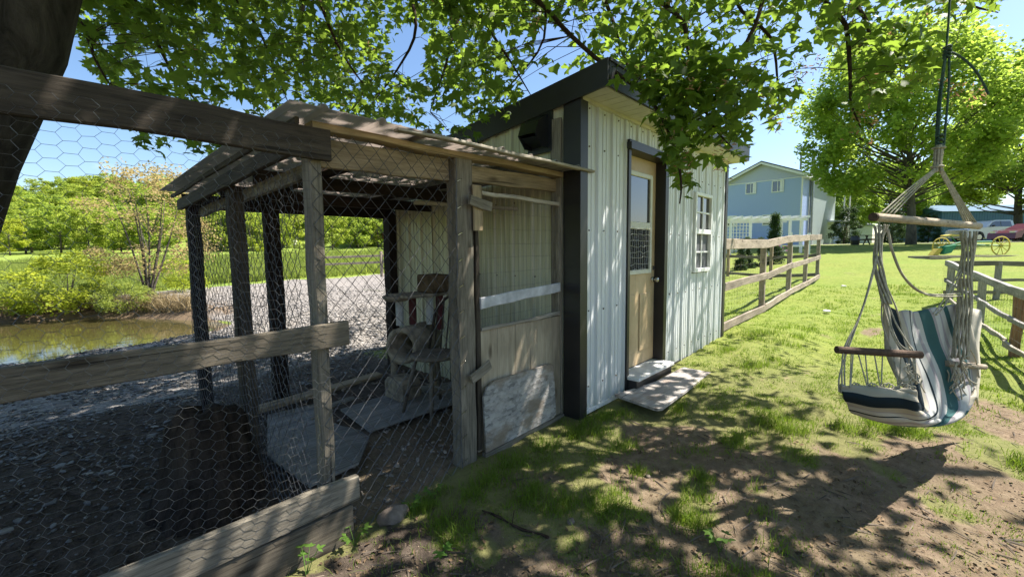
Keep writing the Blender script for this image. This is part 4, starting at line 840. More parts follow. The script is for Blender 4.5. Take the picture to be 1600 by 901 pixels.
for k in range(4):
    b0 = SLp.lerp(SRp, .05+.035*k)+Vector((0, 0, .02)); strand([K+Vector((.004*k, -.004*k, -.02)), K.lerp(b0, .5)+Vector((0, 0, -.004*k)), b0], .0042, ROPE)
for k in range(6):
    b0 = SLp.lerp(SRp, .84+.026*k)+Vector((0, 0, .02)); strand([K+Vector((.003*k, -.003*k, -.02)), K.lerp(b0, .5)+Vector((.004*math.sin(k*2), 0, 0)), b0], .0042, ROPE)
bd = MB()
for k in range(8): q = k*.785; e = Vector((math.cos(q), math.sin(q), 0))*.016; strand([K+e*1.5-Vector((0, 0, .05)), K+e*.9, K+e+Vector((0, 0, .06)), K+e*.55+Vector((0, 0, .10))], .0055, mb=bd)
for zz in (-.02, .085): bd.tube([K+Vector((.026*math.cos(q), .026*math.sin(q), zz)) for q in [i*math.pi/6 for i in range(13)]], .006, 5, False)
bd.build('rope_binding', ROPE, hc, smooth=True)
def bundle(path, R0, n, turns, r=.0054, name='rope_bundle'):
    m_ = MB(); P = [at(*p) for p in path]
    for k in range(n):
        out = []
        for i, p in enumerate(P):
            q = 2*math.pi*(k/n+turns*i/(len(P)-1)); e = CR*math.cos(q)+_F*math.sin(q); out.append(p+e*(R0[i] if isinstance(R0, list) else R0))
        strand(out, r, mb=m_)
    return m_.build(name, ROPE, hc, smooth=True)
bundle([(1377, 352, 2.30), (1374, 372, 2.30), (1371, 400, 2.30), (1374, 425, 2.29), (1380, 452, 2.28), (1386, 475, 2.27)], [.03, .014, .016, .018, .016, .018], 7, .45)
bundle([(1514, 362, 2.60), (1513, 395, 2.60), (1508, 430, 2.60), (1508, 470, 2.60), (1503, 520, 2.60), (1500, 560, 2.60)], [.036, .026, .028, .030, .032, .036], 11, .35)
for pts in ([(1372, 400, 2.29), (1352, 470, 2.25), (1325, 545, 2.22), (1312, 585, 2.20), (1311, 612, 2.20)], [(1371, 405, 2.29), (1345, 490, 2.24), (1318, 548, 2.21), (1316, 612, 2.20)], [(1371, 395, 2.29), (1348, 480, 2.25), (1322, 546, 2.22), (1320, 608, 2.20)],
            [(1386, 470, 2.27), (1400, 505, 2.25), (1418, 535, 2.22), (1428, 552, 2.20), (1432, 600, 2.18)], [(1384, 465, 2.27), (1390, 500, 2.26), (1404, 535, 2.24), (1426, 556, 2.2), (1427, 598, 2.18)], [(1380, 452, 2.28), (1378, 500, 2.30), (1392, 545, 2.28)], [(1382, 440, 2.28), (1400, 480, 2.3), (1412, 520, 2.28), (1424, 550, 2.2)], [(1378, 430, 2.28), (1381, 480, 2.3), (1398, 530, 2.28), (1420, 556, 2.2)],
            [(1386, 356, 2.31), (1393, 390, 2.32), (1410, 430, 2.36), (1437, 456, 2.42), (1475, 460, 2.5), (1500, 458, 2.58)], [(1388, 358, 2.31), (1396, 395, 2.32), (1414, 434, 2.36), (1445, 459, 2.42), (1478, 463, 2.5), (1502, 462, 2.58)],
            [(1500, 420, 2.58), (1485, 450, 2.57), (1470, 475, 2.55), (1458, 490, 2.52)], [(1502, 425, 2.58), (1488, 455, 2.57), (1474, 480, 2.55), (1463, 492, 2.52)], [(1521, 372, 2.6), (1524, 390, 2.6), (1516, 410, 2.6), (1504, 432, 2.58)],
            [(1512, 540, 2.6), (1524, 560, 2.7), (1530, 590, 2.72)], [(1500, 560, 2.58), (1508, 600, 2.66), (1520, 625, 2.68)], [(1500, 560, 2.58), (1512, 590, 2.66), (1527, 600, 2.7)]):
    strand(AT(pts), .0040 if len(pts) < 6 else .0050, ROPE)
MB().tube(AT([(1307, 546, 2.22), (1372, 550, 2.21), (1439, 554, 2.19)]), .0195, 12).build('arm_bar', BARD, hc); MB().tube(AT([(1478, 567, 2.60), (1508, 570, 2.68), (1538, 573, 2.78)]), .018, 12).build('arm_bar', BARW, hc)
# fabric: rows from the top of the back to the front of the seat
CP = [[(1376, 466, 2.36), (1398, 484, 2.41), (1430, 486, 2.48), (1462, 480, 2.58), (1506, 474, 2.70)],
      [(1380, 512, 2.33), (1405, 528, 2.41), (1442, 530, 2.52), (1480, 532, 2.66), (1519, 530, 2.75)],
      [(1395, 565, 2.28), (1426, 585, 2.40), (1464, 590, 2.56), (1503, 585, 2.70), (1526, 575, 2.75)],
      [(1412, 602, 2.20), (1440, 632, 2.32), (1474, 645, 2.48), (1510, 628, 2.64), (1524, 603, 2.72)],
      [(1428, 610, 2.11), (1434, 640, 2.14), (1452, 660, 2.30), (1499, 652, 2.52), (1517, 620, 2.66)],
      [(1402, 607, 2.13), (1408, 632, 2.12), (1424, 661, 2.26), (1462, 657, 2.46), (1488, 612, 2.64)],
      [(1360, 604, 2.16), (1364, 630, 2.15), (1385, 659, 2.28), (1425, 648, 2.48), (1455, 606, 2.62)],
      [(1312, 602, 2.20), (1318, 622, 2.20), (1342, 646, 2.32), (1382, 634, 2.50), (1415, 602, 2.62)]]
CPm = np.array([[tuple(at(*p)) for p in r] for r in CP])
def crow(P, t):
    n = len(P)-1; i = min(int(t*n), n-1); f = t*n-i; p0, p1, p2, p3 = P[max(i-1, 0)], P[i], P[i+1], P[min(i+2, n)]
    return .5*((2*p1)+(p2-p0)*f+(2*p0-5*p1+4*p2-p3)*f*f+(3*p1-p0-3*p2+p3)*f**3)
NT_, NS_ = 90, 60; V = []; UVs = []
for i in range(NT_+1):
    row = np.array([crow(CPm[:, k], i/NT_) for k in range(5)])
    for j in range(NS_+1):
        t, s = i/NT_, j/NS_; p = crow(row, s); wv = .011*math.sin(s*21+t*6)*math.sin(t*9+1)+.006*math.sin(s*38+t*14)+.010*math.sin(t*20+s*3)*(abs(s-.5)*2)**3+.014*mnoise.noise(Vector((s*9, t*9, 0)))
        V.append((p[0]-.7*wv, p[1]-.5*wv, p[2]+.5*wv)); UVs.append(s)
Fc = np.array([(i*(NS_+1)+j, i*(NS_+1)+j+1, (i+1)*(NS_+1)+j+1, (i+1)*(NS_+1)+j) for i in range(NT_) for j in range(NS_)])
def fabric():
    m, nt, b = newmat('striped_canvas'); a_ = nd(nt, 'Attribute', attribute_name='across'); r = nt.nodes.new('ShaderNodeValToRGB'); r.color_ramp.interpolation = 'CONSTANT'
    cr_, dk_, tl, wh, gy = (.50, .46, .38), (.022, .035, .045), (.06, .14, .145), (.56, .56, .54), (.40, .37, .39)
    S = [(0, cr_), (.14, cr_), (.155, dk_), (.27, cr_), (.315, gy), (.325, wh), (.37, dk_), (.385, wh), (.44, gy), (.47, wh), (.52, tl), (.63, gy), (.65, wh), (.72, gy), (.755, wh), (.80, tl), (.83, wh), (.86, gy), (.88, cr_)]
    e = r.color_ramp.elements
    while len(e) < len(S): e.new(.5)
    for i, (p, c) in enumerate(S): e[i].position = p; e[i].color = (*c, 1)
    nt.links.new(a_.outputs['Fac'], r.inputs[0]); v = coords(nt); n = noise(nt, v, 6, 4)
    c = mixc(nt, .5, r.outputs[0], ramp(nt, n, [(.3, (.72, .70, .66)), (.7, (1, 1, 1))]), 'MULTIPLY')
    nt.links.new(c, b.inputs['Base Color']); b.inputs['Roughness'].default_value = .95; b.inputs['Specular IOR Level'].default_value = .1; bump(nt, b, noise(nt, v, 120, 3), .4, .002); bn = nt.nodes['Bump']
    t = nd(nt, 'BsdfTranslucent'); nt.links.new(c, t.inputs[0]); ms = nt.nodes.new('ShaderNodeMixShader'); ms.inputs[0].default_value = .22
    nt.links.new(b.outputs[0], ms.inputs[1]); nt.links.new(t.outputs[0], ms.inputs[2]); nt.links.new(ms.outputs[0], nt.nodes['Material Output'].inputs[0]); return m
fo = obj_np('fabric_seat', V, Fc, fabric(), hc, True); at_ = fo.data.attributes.new('across', 'FLOAT', 'POINT'); at_.data.foreach_set('value', np.array(UVs, np.float32))
md = fo.modifiers.new('solid', 'SOLIDIFY'); md.thickness = .022; md.offset = 0
# underlay hem at the far side of the back, as a separate cream flap
V = []; 
for i in range(13):
    t = i/12; a = at(1500+4*t, 478+95*t, 2.72).lerp(at(1500, 478, 2.72), 0); b = at(1531-3*t, 484+150*t, 2.84)
    for j in range(5): p = a.lerp(b, j/4); V.append(p+Vector((.006*math.sin(i*1.3+j), .005*math.cos(i+j*2), 0)))
o = MB().add(V, [(i*5+j, i*5+j+1, (i+1)*5+j+1, (i+1)*5+j) for i in range(12) for j in range(4)]).build('side_flap', simple('cream_canvas', (.46, .42, .34), .95, 0, .12, 20, .5), hc, smooth=True); md = o.modifiers.new('solid', 'SOLIDIFY'); md.thickness = .006
m_ = MB()
for (a, b) in [((1330, 1328)), ((1341, 1356)), ((1352, 1357)), ((1366, 1376)), ((1379, 1377)), ((1396, 1404)), ((1408, 1405)), ((1333, 1329)), ((1420, 1421))]:
    strand([at(a, 552, 2.21), at((a+b)/2, 580, 2.2), at(b, 606, 2.17)], .0032, mb=m_)
for k in range(26):
    a = 1313+k*4.4; z = 603+3*math.sin(k*1.1); m_.tube([at(a+q_*1.0+1.6*math.cos(q_), z+2.2*math.sin(q_), 2.19-.0028*k*.9) for q_ in [i*.8 for i in range(9)]], .0035, 4, False)
m_.build('side_netting', ROPE, hc, smooth=True)
m_ = MB()
for k in range(22):
    u_, v_, dd = 1498+rng.gauss(0, 9), 578+rng.gauss(0, 16), 2.56+rng.gauss(0, .03); strand([at(u_, v_, dd), at(u_+rng.gauss(0, 7), v_+8, dd), at(u_+rng.gauss(0, 9), v_+22, dd+.02)], .0036, mb=m_)
for k in range(12):
    u_, v_, dd = 1424+rng.gauss(0, 6), 585+rng.gauss(0, 14), 2.15+rng.gauss(0, .01); strand([at(u_, v_, dd), at(u_+rng.gauss(0, 5), v_+8, dd), at(u_+rng.gauss(0, 6), v_+20, dd)], .0034, mb=m_)
tag(m_.build('rope_fringe', ROPE, hc, smooth=True), kind='stuff')

# ---------------------------------------------------------------- houses, vehicles and other things across the lawn
def lap(name, base, ln):
    m, nt, b = newmat(name); v = coords(nt, 'Object'); s = nd(nt, 'SeparateXYZ'); nt.links.new(v, s.inputs[0]); f = math_(nt, 'FRACT', math_(nt, 'MULTIPLY', s.outputs[2], 1/ln))
    c = ramp(nt, f, [(0, tuple(x*.72 for x in base)), (.10, base), (1, tuple(x*1.04 for x in base))]); nt.links.new(c, b.inputs['Base Color']); b.inputs['Roughness'].default_value = .6; bump(nt, b, f, .6, .02); return m
BLUE = lap('pale_blue_siding', (.34, .44, .74), .115); GBL = lap('greyish_gable_siding', (.42, .46, .62), .115); GRN = lap('grey_green_siding', (.36, .42, .42), .115)
SHING = simple('dark_roof_shingle', (.06, .06, .07), .9, 0, .3, 8, .4)
hn = at(1250, 376, 42); hl = at(1127, 376, 46.5); ex = Vector((hl.x-hn.x, hl.y-hn.y, 0)); hw_ = ex.length; ex = Vector((.09, .9959, 0)); ey = Vector((ex.y, -ex.x, 0));
if ey.dot(Vector((CR.x+_F.x, CR.y+_F.y, 0))) < 0: ey = -ey
hz0 = gz(hn.x, hn.y)-.3; house = thing('blue_house', (hn.x, hn.y, hz0), 'large two storey pale blue house with low gable beyond the lawn', 'house', rz=math.atan2(ex.y, ex.x))
# local frame: +x along the gable wall to the left, y away or towards by sgn
sg = 1 if (Vector((-ex.y, ex.x, 0)).dot(ey) > 0) else -1; HL = 13.5; HH = 7.25; RP_ = 8.8
def hb(mb, x0, x1, y0, y1, z0, z1): return mb.box(x0, x1, min(y0*sg, y1*sg), max(y0*sg, y1*sg), z0, z1)
m_ = MB(); hb(m_, 0, hw_, 0, HL, 0, HH-.35); m_.build('wall', BLUE, house, local=True)
m_ = MB().prism([(0, -.02*sg, HH-.35), (hw_, -.02*sg, HH-.35), (hw_, -.02*sg, HH-.05), (hw_/2, -.02*sg, RP_-.15), (0, -.02*sg, HH-.05)], (0, (HL+.02)*sg, 0)); m_.build('gable', GBL, house, local=True)
m_ = MB(); hb(m_, -.02, -.001, 2.4, HL, .2, HH-.36); m_.build('side_siding', GRN, house, local=True)
for s_ in (0, 1):
    xa, xb = (-.45, hw_/2) if s_ == 0 else (hw_+.45, hw_/2); za = HH-.15
    MB().prism([(xa, -.5*sg, za), (xb, -.5*sg, RP_), (xb, -.5*sg, RP_+.12), (xa, -.5*sg, za+.12)], (0, (HL+1)*sg, 0)).build('roof', SHING, house, local=True)
    MB().prism([(xa, -.55*sg, za-.28), (xb, -.55*sg, RP_-.22), (xb, -.55*sg, RP_-.01), (xa, -.55*sg, za-.01)], (0, .045*sg, 0)).build('bargeboard', WHITE, house, local=True)
m_ = MB(); hb(m_, -.42, -.02, -.45, HL+.4, HH-.42, HH-.36); m_.build('soffit', WHITE, house, local=True); m_ = MB(); hb(m_, -.47, -.42, -.5, HL+.5, HH-.45, HH-.16); m_.build('fascia', WHITE, house, local=True)
m_ = MB(); hb(m_, -.04, .10, -.05, -.0, .1, HH-.36); hb(m_, .10, hw_, -.04, -.021, HH-.38, HH-.30); m_.build('corner_board', WHITE, house, local=True)
PANE = glassmat('house_window_glass', (.05, .06, .07), .08)
def pxh(u_, v_):   # where a ray meets the gable wall, in the house's own frame
    d = ray(u_, v_); n_ = Vector((ey.x, ey.y, 0)); t = (Vector((hn.x, hn.y, 0))-CC).dot(n_)/d.dot(n_); p = CC+d*t; q = p-Vector((hn.x, hn.y, hz0)); return q.dot(ex), q.z
for (u0, v0, u1, v1) in [(1167, 288, 1180, 301), (1208, 284, 1223, 298), (1134, 339, 1150, 353), (1193, 337, 1212, 350)]:
    xb, z1 = pxh(u0, v0); xa, z0 = pxh(u1, v1); f_ = .10; m_ = MB()
    for q_ in ((xa-f_, xa, z0-f_, z1+f_), (xb, xb+f_, z0-f_, z1+f_), (xa, xb, z0-f_, z0), (xa, xb, z1, z1+f_), ((xa+xb)/2-.03, (xa+xb)/2+.03, z0, z1)): hb(m_, q_[0], q_[1], -.09, -.0, q_[2], q_[3])
    w_ = m_.build('window', WHITE, house, local=True); m_ = MB(); hb(m_, xa, xb, -.04, -.01, z0, z1); m_.build('pane', PANE, w_, local=True); m_ = MB(); hb(m_, xa+.03, xa+(xb-xa)*.28, -.05, -.041, z0, z1); m_.build('curtain', WHITE, w_, local=True)
m_ = MB().tube([(-.22, 2.5*sg, .2), (-.22, 2.5*sg, HH+1.9)], .16, 12); m_.tube([(-.22, 2.5*sg, HH+1.9), (-.22, 2.5*sg, HH+1.98)], .20, 12); m_.build('stove_pipe', simple('grey_steel_pipe', (.30, .31, .33), .35, .7, .1, 4, .0), house, local=True)
MB().tube([(1.0, 3*sg, RP_-.7), (1.0, 3*sg, RP_+.75)], .09, 10).build('vent_pipe', simple('vent_pipe_grey', (.32, .33, .36), .5, .3, .1, 4, .0), house, local=True)
m_ = MB()
for zf in (2.9, ): hb(m_, -1.5, -.03, 10.3, 13.3, zf, zf+.18)
for y_ in (10.35, 13.2):
    for z0, z1 in ((-.2, 6.4),): m_.box(-1.5, -1.38, min(y_*sg, (y_+.1)*sg), max(y_*sg, (y_+.1)*sg), z0, z1)
hb(m_, -1.55, -.03, 10.2, 13.4, 6.4, 6.6)
hb(m_, -1.5, -1.45, 10.3, 13.3, 3.9, 4.0)
for i in range(14): hb(m_, -1.49, -1.46, 10.4+i*.2, 10.45+i*.2, 3.08, 3.9)
for k in range(9): hb(m_, -1.5-.0, -.7, 8.9+k*.15, 9.1+k*.15, k*.32, k*.32+.05)
m_.build('balcony', WHITE, house, local=True)

def local_thing(name, u_, v_, d, label, cat_, rz=0, z=None, group=None):
    p = at(u_, v_, d); return thing(name, (p.x, p.y, gz(p.x, p.y) if z is None else z), label, cat_, group, rz)
VR = math.atan2(CR.y, CR.x)          # image-right direction, for things seen square on
pg = local_thing('pergola', 1200, 380, 26, 'white slatted garden pergola standing before the blue house', 'pergola', VR)
W_ = MB(); 
for x in (-2.3, -1.1, 1.3, 2.0): MB().box(x-.06, x+.06, -.06, .06, -.3, 2.0).build('post', WHITE, pg, local=True)
for x in (-2.3, 2.0): MB().box(x-.06, x+.06, 1.9, 2.0, -.3, 2.0).build('post', WHITE, pg, local=True)
MB().box(-2.6, 2.3, -.05, .04, 2.0, 2.14).build('beam', WHITE, pg, local=True); MB().box(-2.6, 2.3, 1.9, 2.0, 2.0, 2.14).build('beam', WHITE, pg, local=True)
for k in range(9): MB().box(-2.5+k*.57, -2.38+k*.57, -.45, 2.4, 2.145, 2.29).build('rafter', WHITE, pg, local=True)
m_ = MB()
for k in range(11): m_.box(-2.2+k*.21, -2.16+k*.21, 1.92, 1.95, 0.0, 2.0)
for k in range(8): m_.box(-2.2, .1, 1.951, 1.98, .2+k*.23, .24+k*.23)
m_.build('trellis', WHITE, pg, local=True)
dk_ = local_thing('deck_railing', 1232, 385, 24.5, 'white stepped deck railing beside the pergola and garden fence', 'railing', VR)
for x, z in ((-1.05, 1.35), (.1, 1.3), (1.15, 1.25)): MB().box(x-.06, x+.06, -.06, .06, -.5, z).build('post', WHITE, dk_, local=True)
for z in (.5, 1.05): MB().box(-.99, .04, -.03, .03, z-.3, z-.2).build('rail', WHITE, dk_, local=True); MB().box(.16, 1.09, -.03, .03, z-.02, z+.08).build('rail', WHITE, dk_, local=True)
fl = local_thing('flower_pot', 1215, 387, 24, 'pot of purple and pink flowers below the white railing', 'flower pot'); MB().lathe((0, 0, 0), [(.15, 0), (.2, .3), (.21, .32)], 12).build('pot', simple('clay_pot', (.3, .16, .10), .9), fl, local=True)
m_ = MB()
for k in range(60): p = Vector((rng.gauss(0, .2), rng.gauss(0, .2), .4+rng.gauss(0, .12))); m_.tube([p, p+Vector((.03, 0, .02))], .035, 5)
tag(m_.build('flowers', simple('pink_purple_petal', (.42, .16, .32), .8, 0, .4, 3), fl, local=True), kind='stuff')
# pickup, car
def wheel(parent, x, y, r, wd):
    t_ = MB().tube([(x, y-wd/2, r), (x, y-wd/2+.03, r), (x, y+wd/2-.03, r), (x, y+wd/2, r)], [r*.93, r, r, r*.93], 20).build('wheel', simple('tyre_rubber', (.02, .02, .02), .9) if 'tyre_rubber' not in bpy.data.materials else bpy.data.materials['tyre_rubber'], parent, local=True)
    MB().tube([(x, y-wd/2-.015, r), (x, y+wd/2+.015, r)], r*.55, 14).build('hub_cap', CHROME, t_, local=True)
def body(prof, wd, taper=0.0):
    """side outline extruded, narrowed towards the top"""
    zmax = max(z for _, z in prof); zmin = min(z for _, z in prof); f = lambda z: 1-taper*max(0, (z-zmin)/(zmax-zmin)-.45)
    n = len(prof); V = [(x, -wd/2*f(z), z) for x, z in prof]+[(x, wd/2*f(z), z) for x, z in prof]; return MB().add(V, [tuple(range(n)), tuple(range(n, 2*n))[::-1]]+[(i, n+i, n+(i+1) % n, (i+1) % n) for i in range(n)])
def paint(name, c): m, nt, b = newmat(name); b.inputs['Base Color'].default_value = (*c, 1); b.inputs['Roughness'].default_value = .3; b.inputs['Coat Weight'].default_value = .6; b.inputs['Metallic'].default_value = .2; return m
pk = local_thing('pickup_truck', 1545, 376, 38, 'silver four door pickup truck parked beyond the lawn behind the hanging chair', 'pickup truck', VR)
PP = paint('silver_paint', (.50, .52, .50)); arc = lambda cx_, r: [(cx_+r*math.cos(q), .42+r*math.sin(q)) for q in [math.pi*(1-i/8) for i in range(9)]]
pb = body([(-2.95, .34), (-2.5, .30)]+arc(-1.95, .48)+[(-1.4, .30), (1.1, .30)]+arc(1.65, .48)+[(2.3, .32), (2.9, .45), (2.95, 1.15), (2.9, 1.3), (1.15, 1.28), (-.6, 1.28), (-1.3, 1.24), (-2.7, 1.12), (-2.95, .95)], 1.95).build('body', PP, pk, local=True)
body([(-1.35, 1.24), (-.75, 1.78), (-.45, 1.86), (.85, 1.86), (1.05, 1.80), (1.15, 1.27)], 1.80, .25).build('cab', PP, pk, local=True)
DGL = glassmat('tinted_car_glass', (.01, .012, .014), .06)
for sy in (-1, 1):
    MB().prism([(-1.05, sy*.905, 1.30), (-.68, sy*.845, 1.70), (-.42, sy*.828, 1.77), (-.10, sy*.828, 1.77), (-.10, sy*.905, 1.30)][::sy], (0, .02*sy, 0)).build('side_window', DGL, pk, local=True)
    MB().prism([(-.04, sy*.905, 1.30), (-.04, sy*.828, 1.77), (.80, sy*.828, 1.77), (.88, sy*.905, 1.30)][::sy], (0, .02*sy, 0)).build('side_window', DGL, pk, local=True)
    for x_ in (-1.95, 1.65): wheel(pk, x_, sy*.86, .40, .26)
    MB().box(-2.93, -2.72, sy*.72-.14, sy*.72+.14, .85, 1.06).build('headlight', CHROME, pk, local=True); MB().box(-.95, -.85, sy*1.08-.09, sy*1.08+.09, 1.28, 1.42).build('mirror', BLACK, pk, local=True)
MB().box(-2.97, -2.90, -.55, .55, .75, 1.05).build('grille', CHROME, pk, local=True); MB().box(-3.05, -2.9, -.95, .95, .45, .68).build('bumper', CHROME, pk, local=True); MB().box(1.2, 2.85, -.9, .9, 1.28, 1.33).build('bed_rail', BLACK, pk, local=True)
ca_ = local_thing('sedan_car', 1606, 380, 32, 'dark red low sedan parked at the edge of the lawn', 'car', VR+.08)
RPn = paint('dark_red_paint', (.10, .008, .028)); arc2 = lambda cx_, r: [(cx_+r*math.cos(q), .32+r*math.sin(q)) for q in [math.pi*(1-i/8) for i in range(9)]]
body([(-2.3, .24)]+arc2(-1.4, .36)+[(-.95, .18), (.95, .18)]+arc2(1.4, .36)+[(2.25, .24), (2.3, .8), (2.1, .95), (.9, 1.0), (-.8, .98), (-1.8, .84), (-2.25, .65)], 1.75).build('body', RPn, ca_, local=True)
body([(-.95, .97), (-.15, 1.36), (.7, 1.40), (1.1, 1.32), (1.75, .98)], 1.55, .3).build('cabin', RPn, ca_, local=True)
for sy in (-1, 1):
    MB().prism([(-.75, sy*.785, 1.0), (-.12, sy*.722, 1.29), (.3, sy*.712, 1.31), (.3, sy*.785, 1.0)][::sy], (0, .03*sy, 0)).build('side_window', DGL, ca_, local=True)
    for x_ in (-1.4, 1.4): wheel(ca_, x_, sy*.78, .32, .2)
    MB().box(-2.2, -1.9, sy*.6-.16, sy*.6+.16, .66, .78).build('headlight', WHITE, ca_, local=True)
def metalbld(name, c): return steel_white(name, c, tuple(x*.85 for x in c), tuple(x*.6 for x in c), .4)
tb = local_thing('teal_building', 1540, 372, 56, 'dark teal metal building behind the parked pickup truck', 'building', VR)
bx = MB()
for k in range(40): bx.box(-6+k*.35, -5.68+k*.35, -.06, .0, -1, 3.9)
bx.box(-6, 8, .001, 8, -1, 3.9); bx.build('wall', simple('teal_metal', (.018, .085, .17), .5, .1, .1, 1), tb, local=True)
MB().prism([(-6.3, -.4, 3.9), (-6.3, 4.2, 5.1), (-6.3, 8.4, 3.9)], (14.6, 0, 0)).build('roof', simple('teal_roof', (.03, .10, .17), .8, 0, .1, 1), tb, local=True)
wb = local_thing('white_shed', 1338, 374, 52, 'small pale outbuilding seen under the big tree beside the blue house', 'outbuilding', VR)
MB().box(-1.9, 1.9, 0, 3, -1, 2.1).build('wall', simple('pale_shed_wall', (.52, .58, .60), .6), wb, local=True); MB().prism([(-2.1, -.2, 2.1), (-2.1, 1.5, 2.9), (-2.1, 3.2, 2.1)], (4.2, 0, 0)).build('roof', simple('pale_shed_roof', (.45, .50, .54), .6), wb, local=True); MB().box(-1.6, -.9, -.04, -.001, 0, 1.9).build('door', simple('shed_door_tan', (.35, .26, .2), .7), wb, local=True)
def picnic(u_, v_, d, label):
    t_ = local_thing('picnic_table', u_, v_, d, label, 'picnic table', VR+.3, group=None); mt = W_DARK
    for k in range(5): plank('top_board', (-.9, -.3+k*.15, .74), (.9, -.3+k*.15, .74), .03, .14, mt, t_, n=1, local=True)
    for y in (-.7, .7): plank('bench_board', (-.9, y, .44), (.9, y, .44), .03, .24, mt, t_, n=1, local=True)
    for x in (-.65, .65):
        plank('leg', (x, -.35, .72), (x, -.7, -.05), .09, .04, mt, t_, n=1, local=True, up=(0, 1, 0)); plank('leg', (x, .35, .72), (x, .7, -.05), .09, .04, mt, t_, n=1, local=True, up=(0, 1, 0)); plank('brace', (x+.05, -.75, .40), (x+.05, .75, .40), .09, .04, mt, t_, n=1, local=True)
picnic(1354, 377, 35, 'dark wooden picnic table in the tree shade next to the pale outbuilding'); 
bb = local_thing('barrel', 1336, 377, 35, 'short dark barrel beside the dark picnic table', 'barrel'); MB().lathe((0, 0, 0), [(.28, 0), (.33, .35), (.28, .7), (.0, .7)], 14).build('staves', BLACK, bb, local=True)
# toy-coloured horse plough and the wooden sand pit border
pw = local_thing('horse_plough', 1495, 392, 20, 'antique green and yellow horse drawn mower on the lawn behind the chair', 'farm implement', VR)
YL = simple('yellow_implement_paint', (.55, .42, .06), .6); GN = simple('green_implement_paint', (.02, .20, .09), .6)
def spoked(x, r, y):
    m_ = MB().tube([(x+r*math.cos(q), y, r+r*math.sin(q)) for q in [i*math.pi/12 for i in range(25)]], .028, 5, False).build('wheel', YL, pw, local=True)
    for k in range(10): MB().tube([(x, y, r), (x+r*math.cos(k*.628), y, r+r*math.sin(k*.628))], .014, 4).build('spoke', YL, m_, local=True)
    MB().tube([(x, y-.06, r), (x, y+.06, r)], .06, 8).build('hub', YL, m_, local=True)
spoked(1.75, .42, -.25); spoked(.15, .42, .9)
MB().tube([(-.9, 0, .35), (.2, 0, .62), (1.75, 0, .62)], .04, 6).build('drawbar', GN, pw, local=True); MB().tube([(1.75, -.3, .42), (1.0, .3, .5), (.15, .95, .42)], .03, 6).build('axle', GN, pw, local=True)
MB().prism([(-1.2, -.1, .02), (-.95, -.1, .33), (-.75, -.1, .30), (-.95, -.1, .02)], (0, .25, 0)).build('shovel', YL, pw, local=True); MB().prism([(-.8, -.2, .05), (-.7, -.2, .42), (-.2, -.2, .5), (-.45, -.2, .12)], (0, .2, 0)).build('mouldboard', GN, pw, local=True)
MB().prism([(-.5, .05, .93), (-.2, .05, .98), (.15, .05, .95), (.1, .05, .9), (-.45, .05, .89)], (0, .3, 0)).build('seat', YL, pw, local=True); MB().tube([(-.15, .2, .9), (.05, .1, .62)], .02, 5).build('seat_spring', GN, pw, local=True)
sp = local_thing('sand_pit', 1460, 402, 19.0, 'long low wooden sand pit border in the grass by the horse mower', 'sand pit', VR)
for (a, b) in (((-.7, -.5), (3.2, -.5)), ((-.7, .5), (3.2, .5)), ((-.7, -.46), (-.7, .46)), ((3.2, -.46), (3.2, .46))): plank('border_board', (a[0], a[1], .06), (b[0], b[1], .06), .14, .05, W_FENCE, sp, n=2, local=True)
MB().box(-.66, 3.16, -.46, .46, -.03, .03).build('sand', simple('damp_sand', (.34, .25, .16), .95, 0, .2, 6), sp, local=True)
for (u_, v_, d, lb) in [(1195, 381, 21, 'small white paper scrap lying furthest up the lawn'), (1318, 452, 10.5, 'pale scrap lying on the lawn near the garden fence corner'), (1292, 484, 8.3, 'flat pale stone lying on the sunlit lawn below the fence')][1:]:
    x_, y_ = gpx(u_, v_, .12); z_ = gz(x_, y_); tag(MB().prism([(x_-.09, y_, z_+.03), (x_-.02, y_+.06, z_+.03), (x_+.08, y_+.03, z_+.04), (x_+.06, y_-.05, z_+.03), (x_-.04, y_-.06, z_+.03)], (0, 0, .02)).build('flat_stone', simple('pale_flat_stone%d' % u_, (.5, .5, .48), .9), None, origin=(x_, y_, z_)), lb, 'stone')
rbn = local_thing('red_barn', 582, 376, 88, 'small red barn with white roof far across the field', 'barn', VR)
MB().box(-2.2, 2.2, 0, 4, -2, 1.6).build('wall', simple('barn_red', (.42, .05, .035), .8), rbn, local=True); MB().prism([(-2.9, -.3, 1.6), (-2.4, 2, 3.3), (-2.9, 4.3, 1.6)], (5.6, 0, 0)).build('roof', simple('white_roof', (.7, .7, .72), .6), rbn, local=True)
wh = local_thing('white_cottage', 441, 384, 84, 'tiny white cottage in the trees far across the field', 'cottage', VR)
MB().box(-1.5, 1.5, 0, 3, -2, 1.9).build('wall', simple('cottage_white', (.7, .7, .72), .7), wh, local=True); MB().prism([(-1.8, -.2, 1.9), (-1.8, 1.5, 3.1), (-1.8, 3.2, 1.9)], (3.6, 0, 0)).build('roof', SHING, wh, local=True); MB().box(-.3, .4, -.03, -.001, .2, 1.3).build('window', PANE, wh, local=True)

